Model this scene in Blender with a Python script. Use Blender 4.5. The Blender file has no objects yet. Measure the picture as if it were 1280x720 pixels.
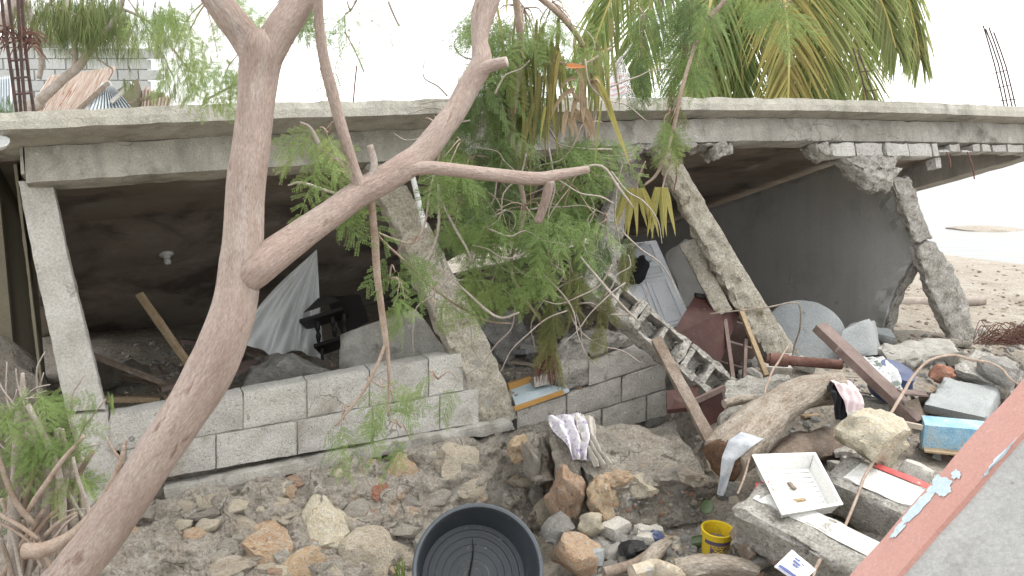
import bpy, bmesh, math, random
import numpy as np
from mathutils import Vector, Matrix, noise, Euler

# ------------------------------------------------------------------ camera, sky, sun, exposure
SC = bpy.context.scene
COL = SC.collection
FPX, PITCH, EYE = 1108.0, math.radians(9.48), 2.2
cam = bpy.data.cameras.new("camera"); camo = bpy.data.objects.new("camera", cam); COL.objects.link(camo)
camo.location = (0, 0, EYE); camo.rotation_euler = (math.pi/2 - PITCH, 0, 0)
cam.sensor_width = 36; cam.lens = FPX/1280*36; cam.clip_start = 0.05; cam.clip_end = 3000
SC.camera = camo

SUN_EL, SUN_AZ = math.radians(60), math.radians(75)     # azimuth clockwise from +Y: high, over the sea, behind thin cloud
world = bpy.data.worlds.new("World"); SC.world = world; world.use_nodes = True
wn = world.node_tree.nodes; wl = world.node_tree.links
sky = wn.new("ShaderNodeTexSky"); sky.sky_type = 'NISHITA'; sky.sun_disc = False
sky.sun_elevation = SUN_EL; sky.sun_rotation = SUN_AZ
sky.air_density = 1.0; sky.dust_density = 2.0; sky.ozone_density = 1.0
hsv = wn.new("ShaderNodeHueSaturation"); hsv.inputs['Saturation'].default_value = 0.22
bgn = wn["Background"]; bgn.inputs['Strength'].default_value = 0.13
cloud = wn.new("ShaderNodeMix"); cloud.data_type = 'RGBA'; cloud.inputs[0].default_value = .75      # an even white cloud cover over the clear sky
cloud.inputs[7].default_value = (10.35, 10.45, 10.5, 1)
wl.new(sky.outputs[0], hsv.inputs['Color']); wl.new(hsv.outputs[0], cloud.inputs[6]); wl.new(cloud.outputs[2], bgn.inputs['Color'])

sl = bpy.data.lights.new("sun", 'SUN'); slo = bpy.data.objects.new("sun", sl); COL.objects.link(slo)
sl.energy = 1.4; sl.angle = math.radians(18); sl.color = (1.0, .95, .87)
sd = Vector((math.sin(SUN_AZ)*math.cos(SUN_EL), math.cos(SUN_AZ)*math.cos(SUN_EL), math.sin(SUN_EL)))
slo.rotation_euler = sd.to_track_quat('Z', 'Y').to_euler(); slo.location = (0, 0, 30)

SC.view_settings.view_transform = 'Standard'; SC.view_settings.look = 'None'
SC.view_settings.exposure = 1.0; SC.view_settings.gamma = 1.0
try: SC.view_settings.use_curve_mapping = False
except Exception: pass
SC.render.engine = 'CYCLES'; SC.cycles.use_denoising = True
SC.cycles.max_bounces = 6; SC.cycles.diffuse_bounces = 4; SC.cycles.transparent_max_bounces = 8
random.seed(7); RNG = np.random.default_rng(7)

# ------------------------------------------------------------------ geometry helpers
def V(*a): return Vector(a)
def ray(px, py):
    u = (px-640)/FPX; v = (360-py)/FPX
    return V(u, math.cos(PITCH)+v*math.sin(PITCH), v*math.cos(PITCH)-math.sin(PITCH))
CAMP = V(0, 0, EYE)
def P(px, py, Y):
    d = ray(px, py); return CAMP + d*(Y/d.y)
FS = 0.45; FK = math.sqrt(1+FS*FS)          # the front of the house runs along Y = 6 + 0.45 X
INW = V(-FS, 1, 0)/FK; ALONG = V(1, FS, 0)/FK
def F(px, py, off=0.0):
    d = ray(px, py); return CAMP + d*((6+off*FK)/(d.y-FS*d.x))
def ss(a, b, x):
    t = min(1.0, max(0.0, (x-a)/(b-a))); return t*t*(3-2*t)
SH0 = V(8.1, 17, 0); SHN = V(.87, .5, 0)
def fb(p, o=4): return noise.fractal(p, 1.0, 2.0, o)
def h0(x, y):
    s = (y-6-FS*x)/FK
    front = -0.48 + .25*ss(.1, .6, x) + 0.41*ss(1.0, 2.6, x)
    zr = front+(0.42-front)*ss(-1.15, -.15, s); zl = front+(0.36-front)*ss(-.05, .2, s); k = ss(1.1, 1.9, x)
    z = zl*(1-k)+zr*k
    k = ss(2.6, 4.2, x-.25*(y-8)); b = ss(7.5, 11, y)
    z *= (1-k*b)
    e = ss(12, 18, y)*(1-ss(-2, 4, x))        # land behind the house
    z = z*(1-e)+.5*e
    dist = (x-SH0.x)*SHN.x+(y-SH0.y)*SHN.y
    if dist > -1.5: z = z*(1-ss(-1.5, 0, dist)) - .07*max(0, dist)
    return z
def h(x, y):
    z = h0(x, y)
    if -7 < x < 12 and -1 < y < 17:
        dist = (x-SH0.x)*SHN.x+(y-SH0.y)*SHN.y
        k = ss(0, -3, dist) if dist < 0 else 0
        k = min(1, max(0, -dist/3))
        z += k*(.05*fb(V(x*1.3, y*1.3, 3), 4)+.022*fb(V(x*6, y*6, 9), 3))
    return z
def G(px, py):
    d = ray(px, py); t = 2.0
    while t < 60:
        p = CAMP+d*t
        if p.z < h(p.x, p.y): return p
        t += .01
    return p

MESH_OF = {}
def link(o): COL.objects.link(o); return o
ORG = {}
def props(o, label=None, cat=None, group=None, kind=None):
    if label: o["label"] = label
    if cat: o["category"] = cat
    if group: o["group"] = group
    if kind: o["kind"] = kind
    return o
def thing(name, loc, label, cat, group=None):
    o = bpy.data.objects.new(name, None); link(o); o.empty_display_size = .1
    o.location = loc; ORG[o.name] = Vector(loc)
    return props(o, label, cat, group)
def place(o, org, parent):
    if parent is not None:
        o.parent = parent; o.location = org-ORG[parent.name]
    else: o.location = org
    ORG[o.name] = Vector(org)
def mk(name, vs, fs, m, parent=None, smooth=True, uv=None, label=None, cat=None, group=None, kind=None, auto=None):
    """one mesh object from world-space vertices; its origin is its base"""
    vs = [Vector(v) for v in vs]
    n = len(vs); org = V(sum(v.x for v in vs)/n, sum(v.y for v in vs)/n, min(v.z for v in vs))
    me = bpy.data.meshes.new(name)
    me.from_pydata([v-org for v in vs], [], fs)
    me.materials.append(M[m] if isinstance(m, str) else m)
    if smooth: me.polygons.foreach_set("use_smooth", [True]*len(me.polygons))
    if uv is not None:
        l = me.uv_layers.new(name="UVMap")
        flat = [c for f in uv for t in f for c in t]
        l.data.foreach_set("uv", flat)
    if auto: me.set_sharp_from_angle(angle=math.radians(auto))
    o = bpy.data.objects.new(name, me); link(o); place(o, org, parent)
    return props(o, label, cat, group, kind)
def np_mesh(name, vs, quads, m, parent=None, smooth=False, **kw):
    vs = np.asarray(vs, dtype=np.float64); org = V(*[float(a) for a in (vs[:, 0].mean(), vs[:, 1].mean(), vs[:, 2].min())])
    vs = (vs-np.array(org)).astype(np.float32); quads = np.asarray(quads, dtype=np.int32)
    me = bpy.data.meshes.new(name); nf, k = quads.shape
    me.vertices.add(len(vs)); me.vertices.foreach_set("co", vs.ravel())
    me.loops.add(nf*k); me.loops.foreach_set("vertex_index", quads.ravel())
    me.polygons.add(nf); me.polygons.foreach_set("loop_start", np.arange(0, nf*k, k, dtype=np.int32))
    try: me.polygons.foreach_set("loop_total", np.full(nf, k, dtype=np.int32))
    except Exception: pass
    me.update(calc_edges=True); me.validate()
    if smooth: me.polygons.foreach_set("use_smooth", np.ones(nf, dtype=bool))
    me.materials.append(M[m])
    o = bpy.data.objects.new(name, me); link(o); place(o, org, parent)
    return props(o, **kw)

def solid_geo(mapf, nx, ny, nz, amp=.006, freq=6.0, chip=.012, ampf=None, seed=0):
    idx = {}; vs = []; par = []
    def vid(i, j, k):
        q = (i, j, k)
        if q not in idx:
            idx[q] = len(vs); u, v, w = i/nx, j/ny, k/nz
            vs.append(Vector(mapf(u, v, w))); par.append((u, v, w, (i in (0, nx))+(j in (0, ny))+(k in (0, nz))))
        return idx[q]
    fs = []
    for k in (0, nz):
        for i in range(nx):
            for j in range(ny):
                f = [vid(i, j, k), vid(i+1, j, k), vid(i+1, j+1, k), vid(i, j+1, k)]; fs.append(f if k else f[::-1])
    for j in (0, ny):
        for i in range(nx):
            for k in range(nz):
                f = [vid(i, j, k), vid(i, j, k+1), vid(i+1, j, k+1), vid(i+1, j, k)]; fs.append(f if j else f[::-1])
    for i in (0, nx):
        for j in range(ny):
            for k in range(nz):
                f = [vid(i, j, k), vid(i, j+1, k), vid(i, j+1, k+1), vid(i, j, k+1)]; fs.append(f if i else f[::-1])
    # orient outwards
    c = sum(vs, V(0, 0, 0))/len(vs); acc = 0
    for f in fs[:: max(1, len(fs)//60)]:
        n = (vs[f[1]]-vs[f[0]]).cross(vs[f[2]]-vs[f[0]])
        acc += 1 if n.dot((vs[f[0]]+vs[f[2]])/2-c) > 0 else -1
    if acc < 0: fs = [f[::-1] for f in fs]
    nor = [V(0, 0, 0) for _ in vs]
    for f in fs:
        n = (vs[f[2]]-vs[f[0]]).cross(vs[f[3]]-vs[f[1]])
        if n.length > 0: n = n.normalized()
        for q in f: nor[q] += n
    out = []; so = V(seed*7.3, seed*3.1, seed*1.7)
    for p, n, (u, v, w, e) in zip(vs, nor, par):
        if n.length > 0: n = n.normalized()
        a = amp*(ampf(u, v, w) if ampf else 1)
        d = a*fb(p*freq+so, 4)
        if e >= 2: d -= chip*(.25+1.3*max(0, noise.noise(p*9+so)+.15))
        out.append(p+n*d)
    return out, fs
def tri(c8):
    c8 = [Vector(c) for c in c8]
    def f(u, v, w):
        a = c8[0].lerp(c8[1], u); b = c8[3].lerp(c8[2], u); c = c8[4].lerp(c8[5], u); d = c8[7].lerp(c8[6], u)
        return a.lerp(b, v).lerp(c.lerp(d, v), w)
    return f
def nn(L, r): return max(1, min(60, int(round(L/r))))
def hexa(name, c8, m, parent=None, res=.04, amp=.006, freq=6, chip=.012, ampf=None, seed=0, smooth=False, auto=None, **kw):
    if res < .25: smooth, auto = True, 42
    c = [Vector(x) for x in c8]
    vs, fs = solid_geo(tri(c), nn((c[1]-c[0]).length, res), nn((c[3]-c[0]).length, res), nn((c[4]-c[0]).length, res), amp, freq, chip, ampf, seed)
    return mk(name, vs, fs, m, parent, smooth=smooth, auto=auto, **kw)
def plate(name, q4, tv, m, parent=None, **kw):
    q = [Vector(x) for x in q4]; tv = Vector(tv)
    return hexa(name, q+[x+tv for x in q], m, parent, **kw)
def beam(name, p0, p1, w, t, m, parent=None, up=(0, 0, 1), **kw):
    p0 = Vector(p0); p1 = Vector(p1); d = (p1-p0).normalized(); s = d.cross(Vector(up)).normalized(); n = s.cross(d)
    a, b = s*w/2, n*t/2
    return hexa(name, [p0-a-b, p1-a-b, p1+a-b, p0+a-b, p0-a+b, p1-a+b, p1+a+b, p0+a+b], m, parent, **kw)
def box(name, p0, p1, w, t, m, parent=None, up=(0, 0, 1), chip=.002, **kw):
    return beam(name, p0, p1, w, t, m, parent, up, res=.3, amp=0, chip=chip, **kw)
def ploft(name, rows, off, thick, m, parent=None, res=.04, amp=.01, freq=7, chip=.02, ampf=None, seed=0, smooth=False, depth=None, **kw):
    """solid whose front face is given by left/right edge points, lying on the house front (off) or at a depth"""
    A = []; B = []
    for r in rows:
        lx, ly, rx, ry = r[:4]; o = r[4] if len(r) > 4 else off
        if depth is None: A.append(F(lx, ly, o)); B.append(F(rx, ry, o))
        else: A.append(P(lx, ly, depth+o)); B.append(P(rx, ry, depth+o))
    n = len(rows)-1
    tv = Vector(thick) if not isinstance(thick, (int, float)) else INW*thick
    def f(u, v, w):
        t = min(v*n, n-1e-6); i = int(t); t -= i
        return A[i].lerp(A[i+1], t).lerp(B[i].lerp(B[i+1], t), u)+tv*w
    L = sum((A[i+1]-A[i]).length for i in range(n)); W = (B[0]-A[0]).length
    vs, fs = solid_geo(f, nn(W, res), nn(L, res), nn(tv.length, res), amp, freq, chip, ampf, seed)
    return mk(name, vs, fs, m, parent, smooth=True, auto=42, **kw)

def resample(pts, n):
    """Catmull-Rom through (x, y, z, r) points"""
    pts = [np.array(p, float) for p in pts]; out = []
    q = [2*pts[0]-pts[1]]+pts+[2*pts[-1]-pts[-2]]
    for i in range(len(pts)-1):
        a, b, c, d = q[i:i+4]
        for k in range(n):
            t = k/n
            out.append(.5*((2*b)+(-a+c)*t+(2*a-5*b+4*c-d)*t*t+(-a+3*b-3*c+d)*t**3))
    out.append(pts[-1]); return out
def tube_geo(pts, seg=8, n=4, rough=0.0, cap=True, bend=0.0):
    pts = resample(pts, n) if n > 1 else [np.array(p, float) for p in pts]
    C = [Vector(p[:3]) for p in pts]; R = [max(.0005, p[3]) for p in pts]
    if bend: C = [c+V(fb(c*3, 2), fb(c*3+V(9, 0, 0), 2), fb(c*3+V(0, 9, 0), 2))*bend for c in C]
    T = [(C[min(i+1, len(C)-1)]-C[max(i-1, 0)]).normalized() for i in range(len(C))]
    ref = V(0, 1, 0)
    N = ref-T[0]*ref.dot(T[0])
    if N.length < .1: ref = V(0, 0, 1); N = ref-T[0]*ref.dot(T[0])
    N.normalize(); vs = []; fs = []; uv = []; L = 0.0; Ls = []
    for i in range(len(C)):
        N = (N-T[i]*N.dot(T[i])).normalized(); Bn = T[i].cross(N)
        if i: L += (C[i]-C[i-1]).length
        Ls.append(L)
        for k in range(seg):
            a = 2*math.pi*k/seg; d = N*math.cos(a)+Bn*math.sin(a); r = R[i]
            if rough: r *= 1+rough*fb(C[i]*5+d*1.5, 3)
            vs.append(C[i]+d*r)
    cir = 2*math.pi*sum(R)/len(R)
    for i in range(len(C)-1):
        for k in range(seg):
            k2 = (k+1) % seg
            fs.append([i*seg+k, i*seg+k2, (i+1)*seg+k2, (i+1)*seg+k])
            u0, u1 = k/seg*cir, (k+1)/seg*cir
            uv.append([(u0, Ls[i]), (u1, Ls[i]), (u1, Ls[i+1]), (u0, Ls[i+1])])
    if cap:
        fs.append([k for k in range(seg)][::-1]); uv.append([(0, 0)]*seg)
        fs.append([(len(C)-1)*seg+k for k in range(seg)]); uv.append([(0, 0)]*seg)
    return vs, fs, uv
def tube(name, pts, m, parent=None, seg=8, n=4, rough=0.0, smooth=True, bend=0.0, **kw):
    vs, fs, uv = tube_geo(pts, seg, n, rough, True, bend)
    return mk(name, vs, fs, m, parent, smooth=smooth, uv=uv, auto=50, **kw)
def ptube(name, pl, m, parent=None, **kw):
    """(px, py, width_px, Y) list"""
    pts = []
    for px, py, w, Y in pl:
        p = P(px, py, Y); pts.append((p.x, p.y, p.z, w/2*Y/FPX))
    return tube(name, pts, m, parent, **kw)
def merge(gl):
    vs, fs, uv = [], [], []
    for g in gl:
        b = len(vs); vs += g[0]; fs += [[i+b for i in f] for f in g[1]]
        if len(g) > 2: uv += g[2]
    return vs, fs, (uv if len(uv) == len(fs) else None)

def rock_geo(seed, sub=3, flat=8, amp=.12):
    rnd = random.Random(seed); bm = bmesh.new(); bmesh.ops.create_icosphere(bm, subdivisions=sub, radius=1)
    pl = []
    for _ in range(flat):
        z = rnd.uniform(-1, 1); a = rnd.uniform(0, 6.283); r = math.sqrt(1-z*z)
        pl.append((V(r*math.cos(a), r*math.sin(a), z), rnd.uniform(.5, .86)))
    for v in bm.verts:
        p = v.co.copy()
        for n, d in pl:
            e = p.dot(n)-d
            if e > 0: p -= n*e
        p += p.normalized()*amp*fb(p*1.8+V(seed*5.1, 0, 0), 4)
        v.co = p
    vs = [v.co.copy() for v in bm.verts]; fs = [[v.index for v in f.verts] for f in bm.faces]; bm.free()
    return vs, fs
ROCKS = {}
def rock(name, c, r, m, parent=None, seed=1, sub=3, rot=None, amp=.12, flat=8, **kw):
    """instances share one of a few rock meshes for each material"""
    key = (seed, sub, m, amp, flat)
    if key not in ROCKS:
        vs, fs = rock_geo(seed, sub, flat, amp); me = bpy.data.meshes.new(name); me.from_pydata(vs, [], fs)
        me.materials.append(M[m]); me.polygons.foreach_set("use_smooth", [True]*len(me.polygons)); me.set_sharp_from_angle(angle=math.radians(32))
        ROCKS[key] = me
    o = bpy.data.objects.new(name, ROCKS[key]); link(o); place(o, Vector(c), parent)
    o.scale = r if not isinstance(r, (int, float)) else (r, r, r)
    o.rotation_euler = rot or (random.uniform(-.5, .5), random.uniform(-.5, .5), random.uniform(0, 6.28))
    return props(o, **kw)
def sheet(name, f, nu, nv, m, parent=None, thick=.004, smooth=True, **kw):
    """cloth or thin sheet from a surface function, given real thickness"""
    pts = [[Vector(f(i/nu, j/nv)) for j in range(nv+1)] for i in range(nu+1)]
    vs = [p for r in pts for p in r]; W = nv+1; top = len(vs); nor = []
    for i in range(nu+1):
        for j in range(nv+1):
            a = pts[min(i+1, nu)][j]-pts[max(i-1, 0)][j]; b = pts[i][min(j+1, nv)]-pts[i][max(j-1, 0)]
            n = a.cross(b); nor.append(n.normalized() if n.length > 1e-9 else V(0, 0, 1))
    vs += [p+n*thick for p, n in zip(vs, nor)]; fs = []
    uv = []
    def uvq(i, j): return [(i/nu, j/nv), ((i+1)/nu, j/nv), ((i+1)/nu, (j+1)/nv), (i/nu, (j+1)/nv)]
    for i in range(nu):
        for j in range(nv):
            q = [i*W+j, (i+1)*W+j, (i+1)*W+j+1, i*W+j+1]
            fs.append(q[::-1]); uv.append(uvq(i, j)[::-1]); fs.append([x+top for x in q]); uv.append(uvq(i, j))
    rim = [i*W for i in range(nu+1)]+[nu*W+j for j in range(1, nv+1)]+[i*W+nv for i in range(nu-1, -1, -1)]+[j for j in range(nv-1, 0, -1)]
    for a, b in zip(rim, rim[1:]+rim[:1]): fs.append([a, b, b+top, a+top]); uv.append([(0, 0)]*4)
    return mk(name, vs, fs, m, parent, smooth=smooth, uv=uv, auto=70, **kw)
def lathe_geo(prof, seg=40, arc=1.0):
    vs = []; fs = []
    for r, z in prof:
        for k in range(seg):
            a = 2*math.pi*k/seg; vs.append(V(r*math.cos(a), r*math.sin(a), z))
    for i in range(len(prof)-1):
        for k in range(seg):
            k2 = (k+1) % seg; fs.append([i*seg+k, i*seg+k2, (i+1)*seg+k2, (i+1)*seg+k])
    return vs, fs
def frame(z, x=(1, 0, 0)):
    z = Vector(z).normalized(); x = Vector(x); x = (x-z*x.dot(z)).normalized(); y = z.cross(x)
    return Matrix((x, y, z)).transposed()

# ------------------------------------------------------------------ materials
M = {}
def lin(r, g, b): return tuple(((c/255)/12.92 if c/255 <= .04045 else ((c/255+.055)/1.055)**2.4) for c in (r, g, b))
def mat(name, cols, scale=3.0, detail=8, rough=.9, bump=.4, bscale=45, spots=None, spec=.25, metal=0.0, rand=0.0, uvmap=None, streak=0, trans=0.0, island=0.0, bdist=.02, crack=None, coat=0, grain=None):
    """cols: base colours mixed by noise; spots: (colour, scale, threshold, softness) list"""
    m = bpy.data.materials.new(name); m.use_nodes = True; nt = m.node_tree; N = nt.nodes; L = nt.links
    bs = N["Principled BSDF"]; out = N["Material Output"]
    tc = N.new("ShaderNodeTexCoord"); oi = N.new("ShaderNodeObjectInfo")
    vec = tc.outputs['UV'] if uvmap else tc.outputs['Object']
    mp = N.new("ShaderNodeMapping"); L.new(vec, mp.inputs[0])
    if uvmap: mp.inputs['Scale'].default_value = uvmap
    cmb = N.new("ShaderNodeVectorMath"); cmb.operation = 'ADD'; L.new(mp.outputs[0], cmb.inputs[0])
    mul = N.new("ShaderNodeMath"); mul.operation = 'MULTIPLY'; mul.inputs[1].default_value = 37.0
    L.new(oi.outputs['Random'], mul.inputs[0]); L.new(mul.outputs[0], cmb.inputs[1]); vec = cmb.outputs[0]
    def nz(sc, det=8, rg=.6, v=None, dist=0):
        n = N.new("ShaderNodeTexNoise"); n.inputs['Scale'].default_value = sc; n.inputs['Detail'].default_value = det
        n.inputs['Roughness'].default_value = rg; n.inputs['Distortion'].default_value = dist; L.new(v or vec, n.inputs['Vector']); return n.outputs['Fac']
    rp = N.new("ShaderNodeValToRGB"); L.new(nz(scale, detail, .65), rp.inputs[0])
    el = rp.color_ramp.elements
    k = len(cols)
    for i, c in enumerate(cols):
        pos = .3+.4*i/max(1, k-1)
        if i < 2: e = el[i]; e.position = pos
        else: e = el.new(pos)
        e.color = (*c, 1)
    if k == 1: el[1].color = (*cols[0], 1)
    c = rp.outputs[0]
    def mix(a, bcol, fac, mode='MIX'):
        x = N.new("ShaderNodeMix"); x.data_type = 'RGBA'; x.blend_type = mode
        if isinstance(fac, (int, float)): x.inputs[0].default_value = fac
        else: L.new(fac, x.inputs[0])
        L.new(a, x.inputs[6])
        if isinstance(bcol, tuple): x.inputs[7].default_value = (*bcol, 1)
        else: L.new(bcol, x.inputs[7])
        return x.outputs[2]
    for sp in (spots or []):
        col, sc, th, so = sp[:4]
        r = N.new("ShaderNodeMapRange"); r.inputs[1].default_value = th; r.inputs[2].default_value = th+so; L.new(nz(sc, 6, .62, dist=.4), r.inputs[0])
        c = mix(c, col, r.outputs[0])
    if streak:
        mp2 = N.new("ShaderNodeMapping"); mp2.inputs['Scale'].default_value = (9, 9, .7); L.new(vec, mp2.inputs[0])
        r = N.new("ShaderNodeMapRange"); r.inputs[1].default_value = .45; r.inputs[2].default_value = .75; r.inputs[4].default_value = streak
        L.new(nz(1.0, 5, .6, mp2.outputs[0]), r.inputs[0]); c = mix(c, (.12, .115, .10), r.outputs[0])
    if crack:
        csc, cw = crack; vo = N.new("ShaderNodeTexVoronoi"); vo.feature = 'DISTANCE_TO_EDGE'; vo.inputs['Scale'].default_value = csc
        wn_ = N.new("ShaderNodeTexNoise"); wn_.inputs['Scale'].default_value = csc*3; wn_.inputs['Detail'].default_value = 5; L.new(vec, wn_.inputs['Vector'])
        va = N.new("ShaderNodeVectorMath"); va.operation = 'MULTIPLY_ADD'; va.inputs[1].default_value = (.35/csc,)*3; L.new(wn_.outputs['Color'], va.inputs[0]); L.new(vec, va.inputs[2]); L.new(va.outputs[0], vo.inputs['Vector'])
        r = N.new("ShaderNodeMapRange"); r.inputs[1].default_value = 0; r.inputs[2].default_value = cw*csc; r.inputs[3].default_value = .75; r.inputs[4].default_value = 0
        L.new(vo.outputs['Distance'], r.inputs[0]); gate = N.new("ShaderNodeMapRange"); gate.inputs[1].default_value = .5; gate.inputs[2].default_value = .58; L.new(nz(csc*.8, 3), gate.inputs[0])
        mm_ = N.new("ShaderNodeMath"); mm_.operation = 'MULTIPLY'; L.new(r.outputs[0], mm_.inputs[0]); L.new(gate.outputs[0], mm_.inputs[1]); c = mix(c, (.05, .045, .04), mm_.outputs[0])
    if grain is None: grain = .34 if bump >= .8 else (.24 if bump >= .4 else .12)
    if bump >= .8:
        pr = N.new("ShaderNodeMapRange"); pr.inputs[1].default_value = .60; pr.inputs[2].default_value = .68; pr.inputs[4].default_value = .6; L.new(nz(bscale*.8, 4, .6), pr.inputs[0]); c = mix(c, (.09, .08, .07), pr.outputs[0])
    g = N.new("ShaderNodeMapRange"); g.inputs[1].default_value = .32; g.inputs[2].default_value = .68; g.inputs[3].default_value = 1-grain; g.inputs[4].default_value = 1+grain*.85
    L.new(nz(bscale*1.7, 4, .7), g.inputs[0]); gc = N.new("ShaderNodeCombineColor")
    for i in range(3): L.new(g.outputs[0], gc.inputs[i])
    c = mix(c, gc.outputs[0], 1.0, 'MULTIPLY')
    for src, amt in ((oi.outputs['Random'], rand), ('isl', island)):
        if amt:
            if src == 'isl': ge = N.new("ShaderNodeNewGeometry"); src = ge.outputs['Random Per Island']
            hs = N.new("ShaderNodeHueSaturation"); r = N.new("ShaderNodeMapRange"); r.inputs[3].default_value = 1-amt; r.inputs[4].default_value = 1+amt
            L.new(src, r.inputs[0]); L.new(r.outputs[0], hs.inputs['Value']); L.new(c, hs.inputs['Color'])
            r2 = N.new("ShaderNodeMapRange"); r2.inputs[3].default_value = .5-amt*.07; r2.inputs[4].default_value = .5+amt*.07
            L.new(src, r2.inputs[0]); L.new(r2.outputs[0], hs.inputs['Hue']); c = hs.outputs[0]
    L.new(c, bs.inputs['Base Color'])
    bs.inputs['Roughness'].default_value = rough; bs.inputs['Metallic'].default_value = metal
    bs.inputs['Specular IOR Level'].default_value = spec
    if coat: bs.inputs['Coat Weight'].default_value = coat
    if bump:
        ad = N.new("ShaderNodeMath"); ad.operation = 'ADD'; L.new(nz(bscale, 8, .7), ad.inputs[0]); L.new(nz(bscale*.22, 6, .6), ad.inputs[1])
        bp = N.new("ShaderNodeBump"); bp.inputs['Strength'].default_value = bump; bp.inputs['Distance'].default_value = bdist
        L.new(ad.outputs[0], bp.inputs['Height']); L.new(bp.outputs[0], bs.inputs['Normal'])
    if trans:
        t = N.new("ShaderNodeBsdfTranslucent"); L.new(c, t.inputs['Color']); ms = N.new("ShaderNodeMixShader"); ms.inputs[0].default_value = trans
        L.new(bs.outputs[0], ms.inputs[1]); L.new(t.outputs[0], ms.inputs[2]); L.new(ms.outputs[0], out.inputs['Surface'])
    M[name] = m; return m

mat('concrete', [(.26, .245, .215), (.38, .365, .33), (.47, .455, .42)], 2.2, bump=.7, bscale=60, crack=(1.3, .004), spots=[((.17, .16, .14), 4, .58, .12), ((.5, .49, .46), 9, .62, .08)], streak=.45)
mat('fascia', [(.29, .275, .23), (.39, .375, .325), (.45, .435, .39)], 1.6, bump=.5, bscale=70, crack=(1.1, .003), spots=[((.17, .165, .135), 3, .57, .15), ((.48, .47, .45), 12, .64, .06)], streak=.5)
mat('broken_concrete', [(.28, .26, .225), (.42, .40, .36), (.53, .51, .475)], 9, bump=1.0, bscale=38, spots=[((.56, .55, .53), 14, .6, .07), ((.17, .155, .13), 11, .6, .08)], bdist=.035)
mat('column_yellow', [(.36, .325, .255), (.47, .435, .36), (.54, .51, .44)], 6, bump=1.0, bscale=40, spots=[((.24, .20, .12), 7, .58, .1), ((.53, .51, .46), 12, .6, .07)], bdist=.03)
mat('column_pale', [(.36, .345, .31), (.46, .445, .41), (.52, .51, .48)], 5, bump=.5, bscale=50, spots=[((.27, .25, .22), 8, .62, .08), ((.44, .34, .22), 13, .7, .05)])
mat('block', [(.42, .405, .37), (.50, .485, .45), (.57, .555, .52)], 5, bump=.8, bscale=75, crack=(2.2, .004), spots=[((.34, .31, .26), 4, .56, .14), ((.54, .53, .51), 10, .63, .07)], rand=.10)
mat('block_dark', [(.42, .40, .36), (.51, .485, .445), (.58, .555, .515)], 6, bump=.8, bscale=75, spots=[((.24, .215, .18), 7, .6, .1)], rand=.1)
mat('mortar', [(.30, .262, .215), (.41, .37, .315), (.49, .45, .395)], 7, bump=1.1, bscale=32, spots=[((.46, .34, .24), 4, .6, .08), ((.52, .50, .46), 10, .6, .06), ((.17, .15, .12), 7, .62, .06)], bdist=.05, crack=(4, .006))
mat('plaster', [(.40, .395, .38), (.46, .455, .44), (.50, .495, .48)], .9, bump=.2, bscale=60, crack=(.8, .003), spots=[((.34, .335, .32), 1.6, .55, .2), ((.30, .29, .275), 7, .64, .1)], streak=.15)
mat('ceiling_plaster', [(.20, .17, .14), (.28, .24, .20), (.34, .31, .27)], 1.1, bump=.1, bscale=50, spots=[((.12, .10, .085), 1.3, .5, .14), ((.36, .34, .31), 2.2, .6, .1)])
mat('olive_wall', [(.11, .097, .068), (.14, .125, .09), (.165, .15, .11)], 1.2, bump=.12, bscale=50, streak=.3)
mat('stone_orange', [(.40, .235, .14), (.50, .345, .225), (.54, .43, .32)], 4, bump=.78, bscale=14, spots=[((.44, .42, .38), 12, .53, .1), ((.50, .46, .40), 5, .58, .08), ((.22, .13, .09), 6, .62, .08)], rand=.18, bdist=.05)
mat('stone_cream', [(.44, .375, .28), (.56, .49, .38), (.60, .555, .47)], 4, bump=.78, bscale=14, spots=[((.45, .44, .41), 12, .55, .1), ((.33, .24, .15), 5, .6, .1), ((.27, .25, .2), 7, .62, .08)], rand=.15, bdist=.05)
mat('stone_grey', [(.23, .22, .20), (.34, .33, .305), (.44, .43, .41)], 4, bump=.78, bscale=14, spots=[((.42, .34, .26), 4, .64, .1), ((.15, .14, .12), 6, .62, .08)], rand=.18, bdist=.05)
mat('stone_white', [(.52, .50, .46), (.60, .585, .55)], 4, bump=.4, bscale=20)
mat('stone_mortar', [(.33, .295, .25), (.42, .385, .335), (.50, .465, .41)], 3, bump=.78, bscale=12, spots=[((.50, .39, .29), 2.5, .6, .1), ((.27, .24, .20), 5, .62, .08)], rand=.16, bdist=.08)
mat('stone_red', [(.36, .12, .07), (.44, .20, .12), (.45, .33, .26)], 5, bump=.8, bscale=14, spots=[((.44, .42, .38), 12, .55, .1)], rand=.15, bdist=.04)
mat('sand', [(.25, .218, .175), (.315, .28, .235), (.37, .34, .295)], 1.5, bump=.9, bscale=22, spots=[((.25, .215, .17), 3, .57, .1), ((.42, .41, .385), 9, .64, .06), ((.15, .165, .135), 13, .66, .05)], bdist=.03)
mat('bark', [(.30, .225, .19), (.38, .30, .26), (.45, .37, .325)], 3.0, uvmap=(4, 1, 1), bump=.75, bscale=30, spots=[((.47, .42, .385), 2, .55, .15), ((.25, .175, .145), 6, .6, .1), ((.22, .19, .16), 1.1, .62, .1)], bdist=.022, grain=.26)
mat('twig', [(.24, .17, .13), (.31, .24, .19), (.38, .32, .27)], 14, bump=.4, bscale=60, bdist=.006)
mat('twig_grey', [(.25, .205, .17), (.34, .295, .26), (.42, .38, .34)], 12, bump=.5, bscale=60, bdist=.008)
mat('driftwood', [(.24, .19, .145), (.35, .30, .245), (.44, .395, .34)], 5, bump=1.0, bscale=22, uvmap=(3, 1, 1), spots=[((.17, .115, .075), 4, .57, .12)], bdist=.025)
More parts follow.
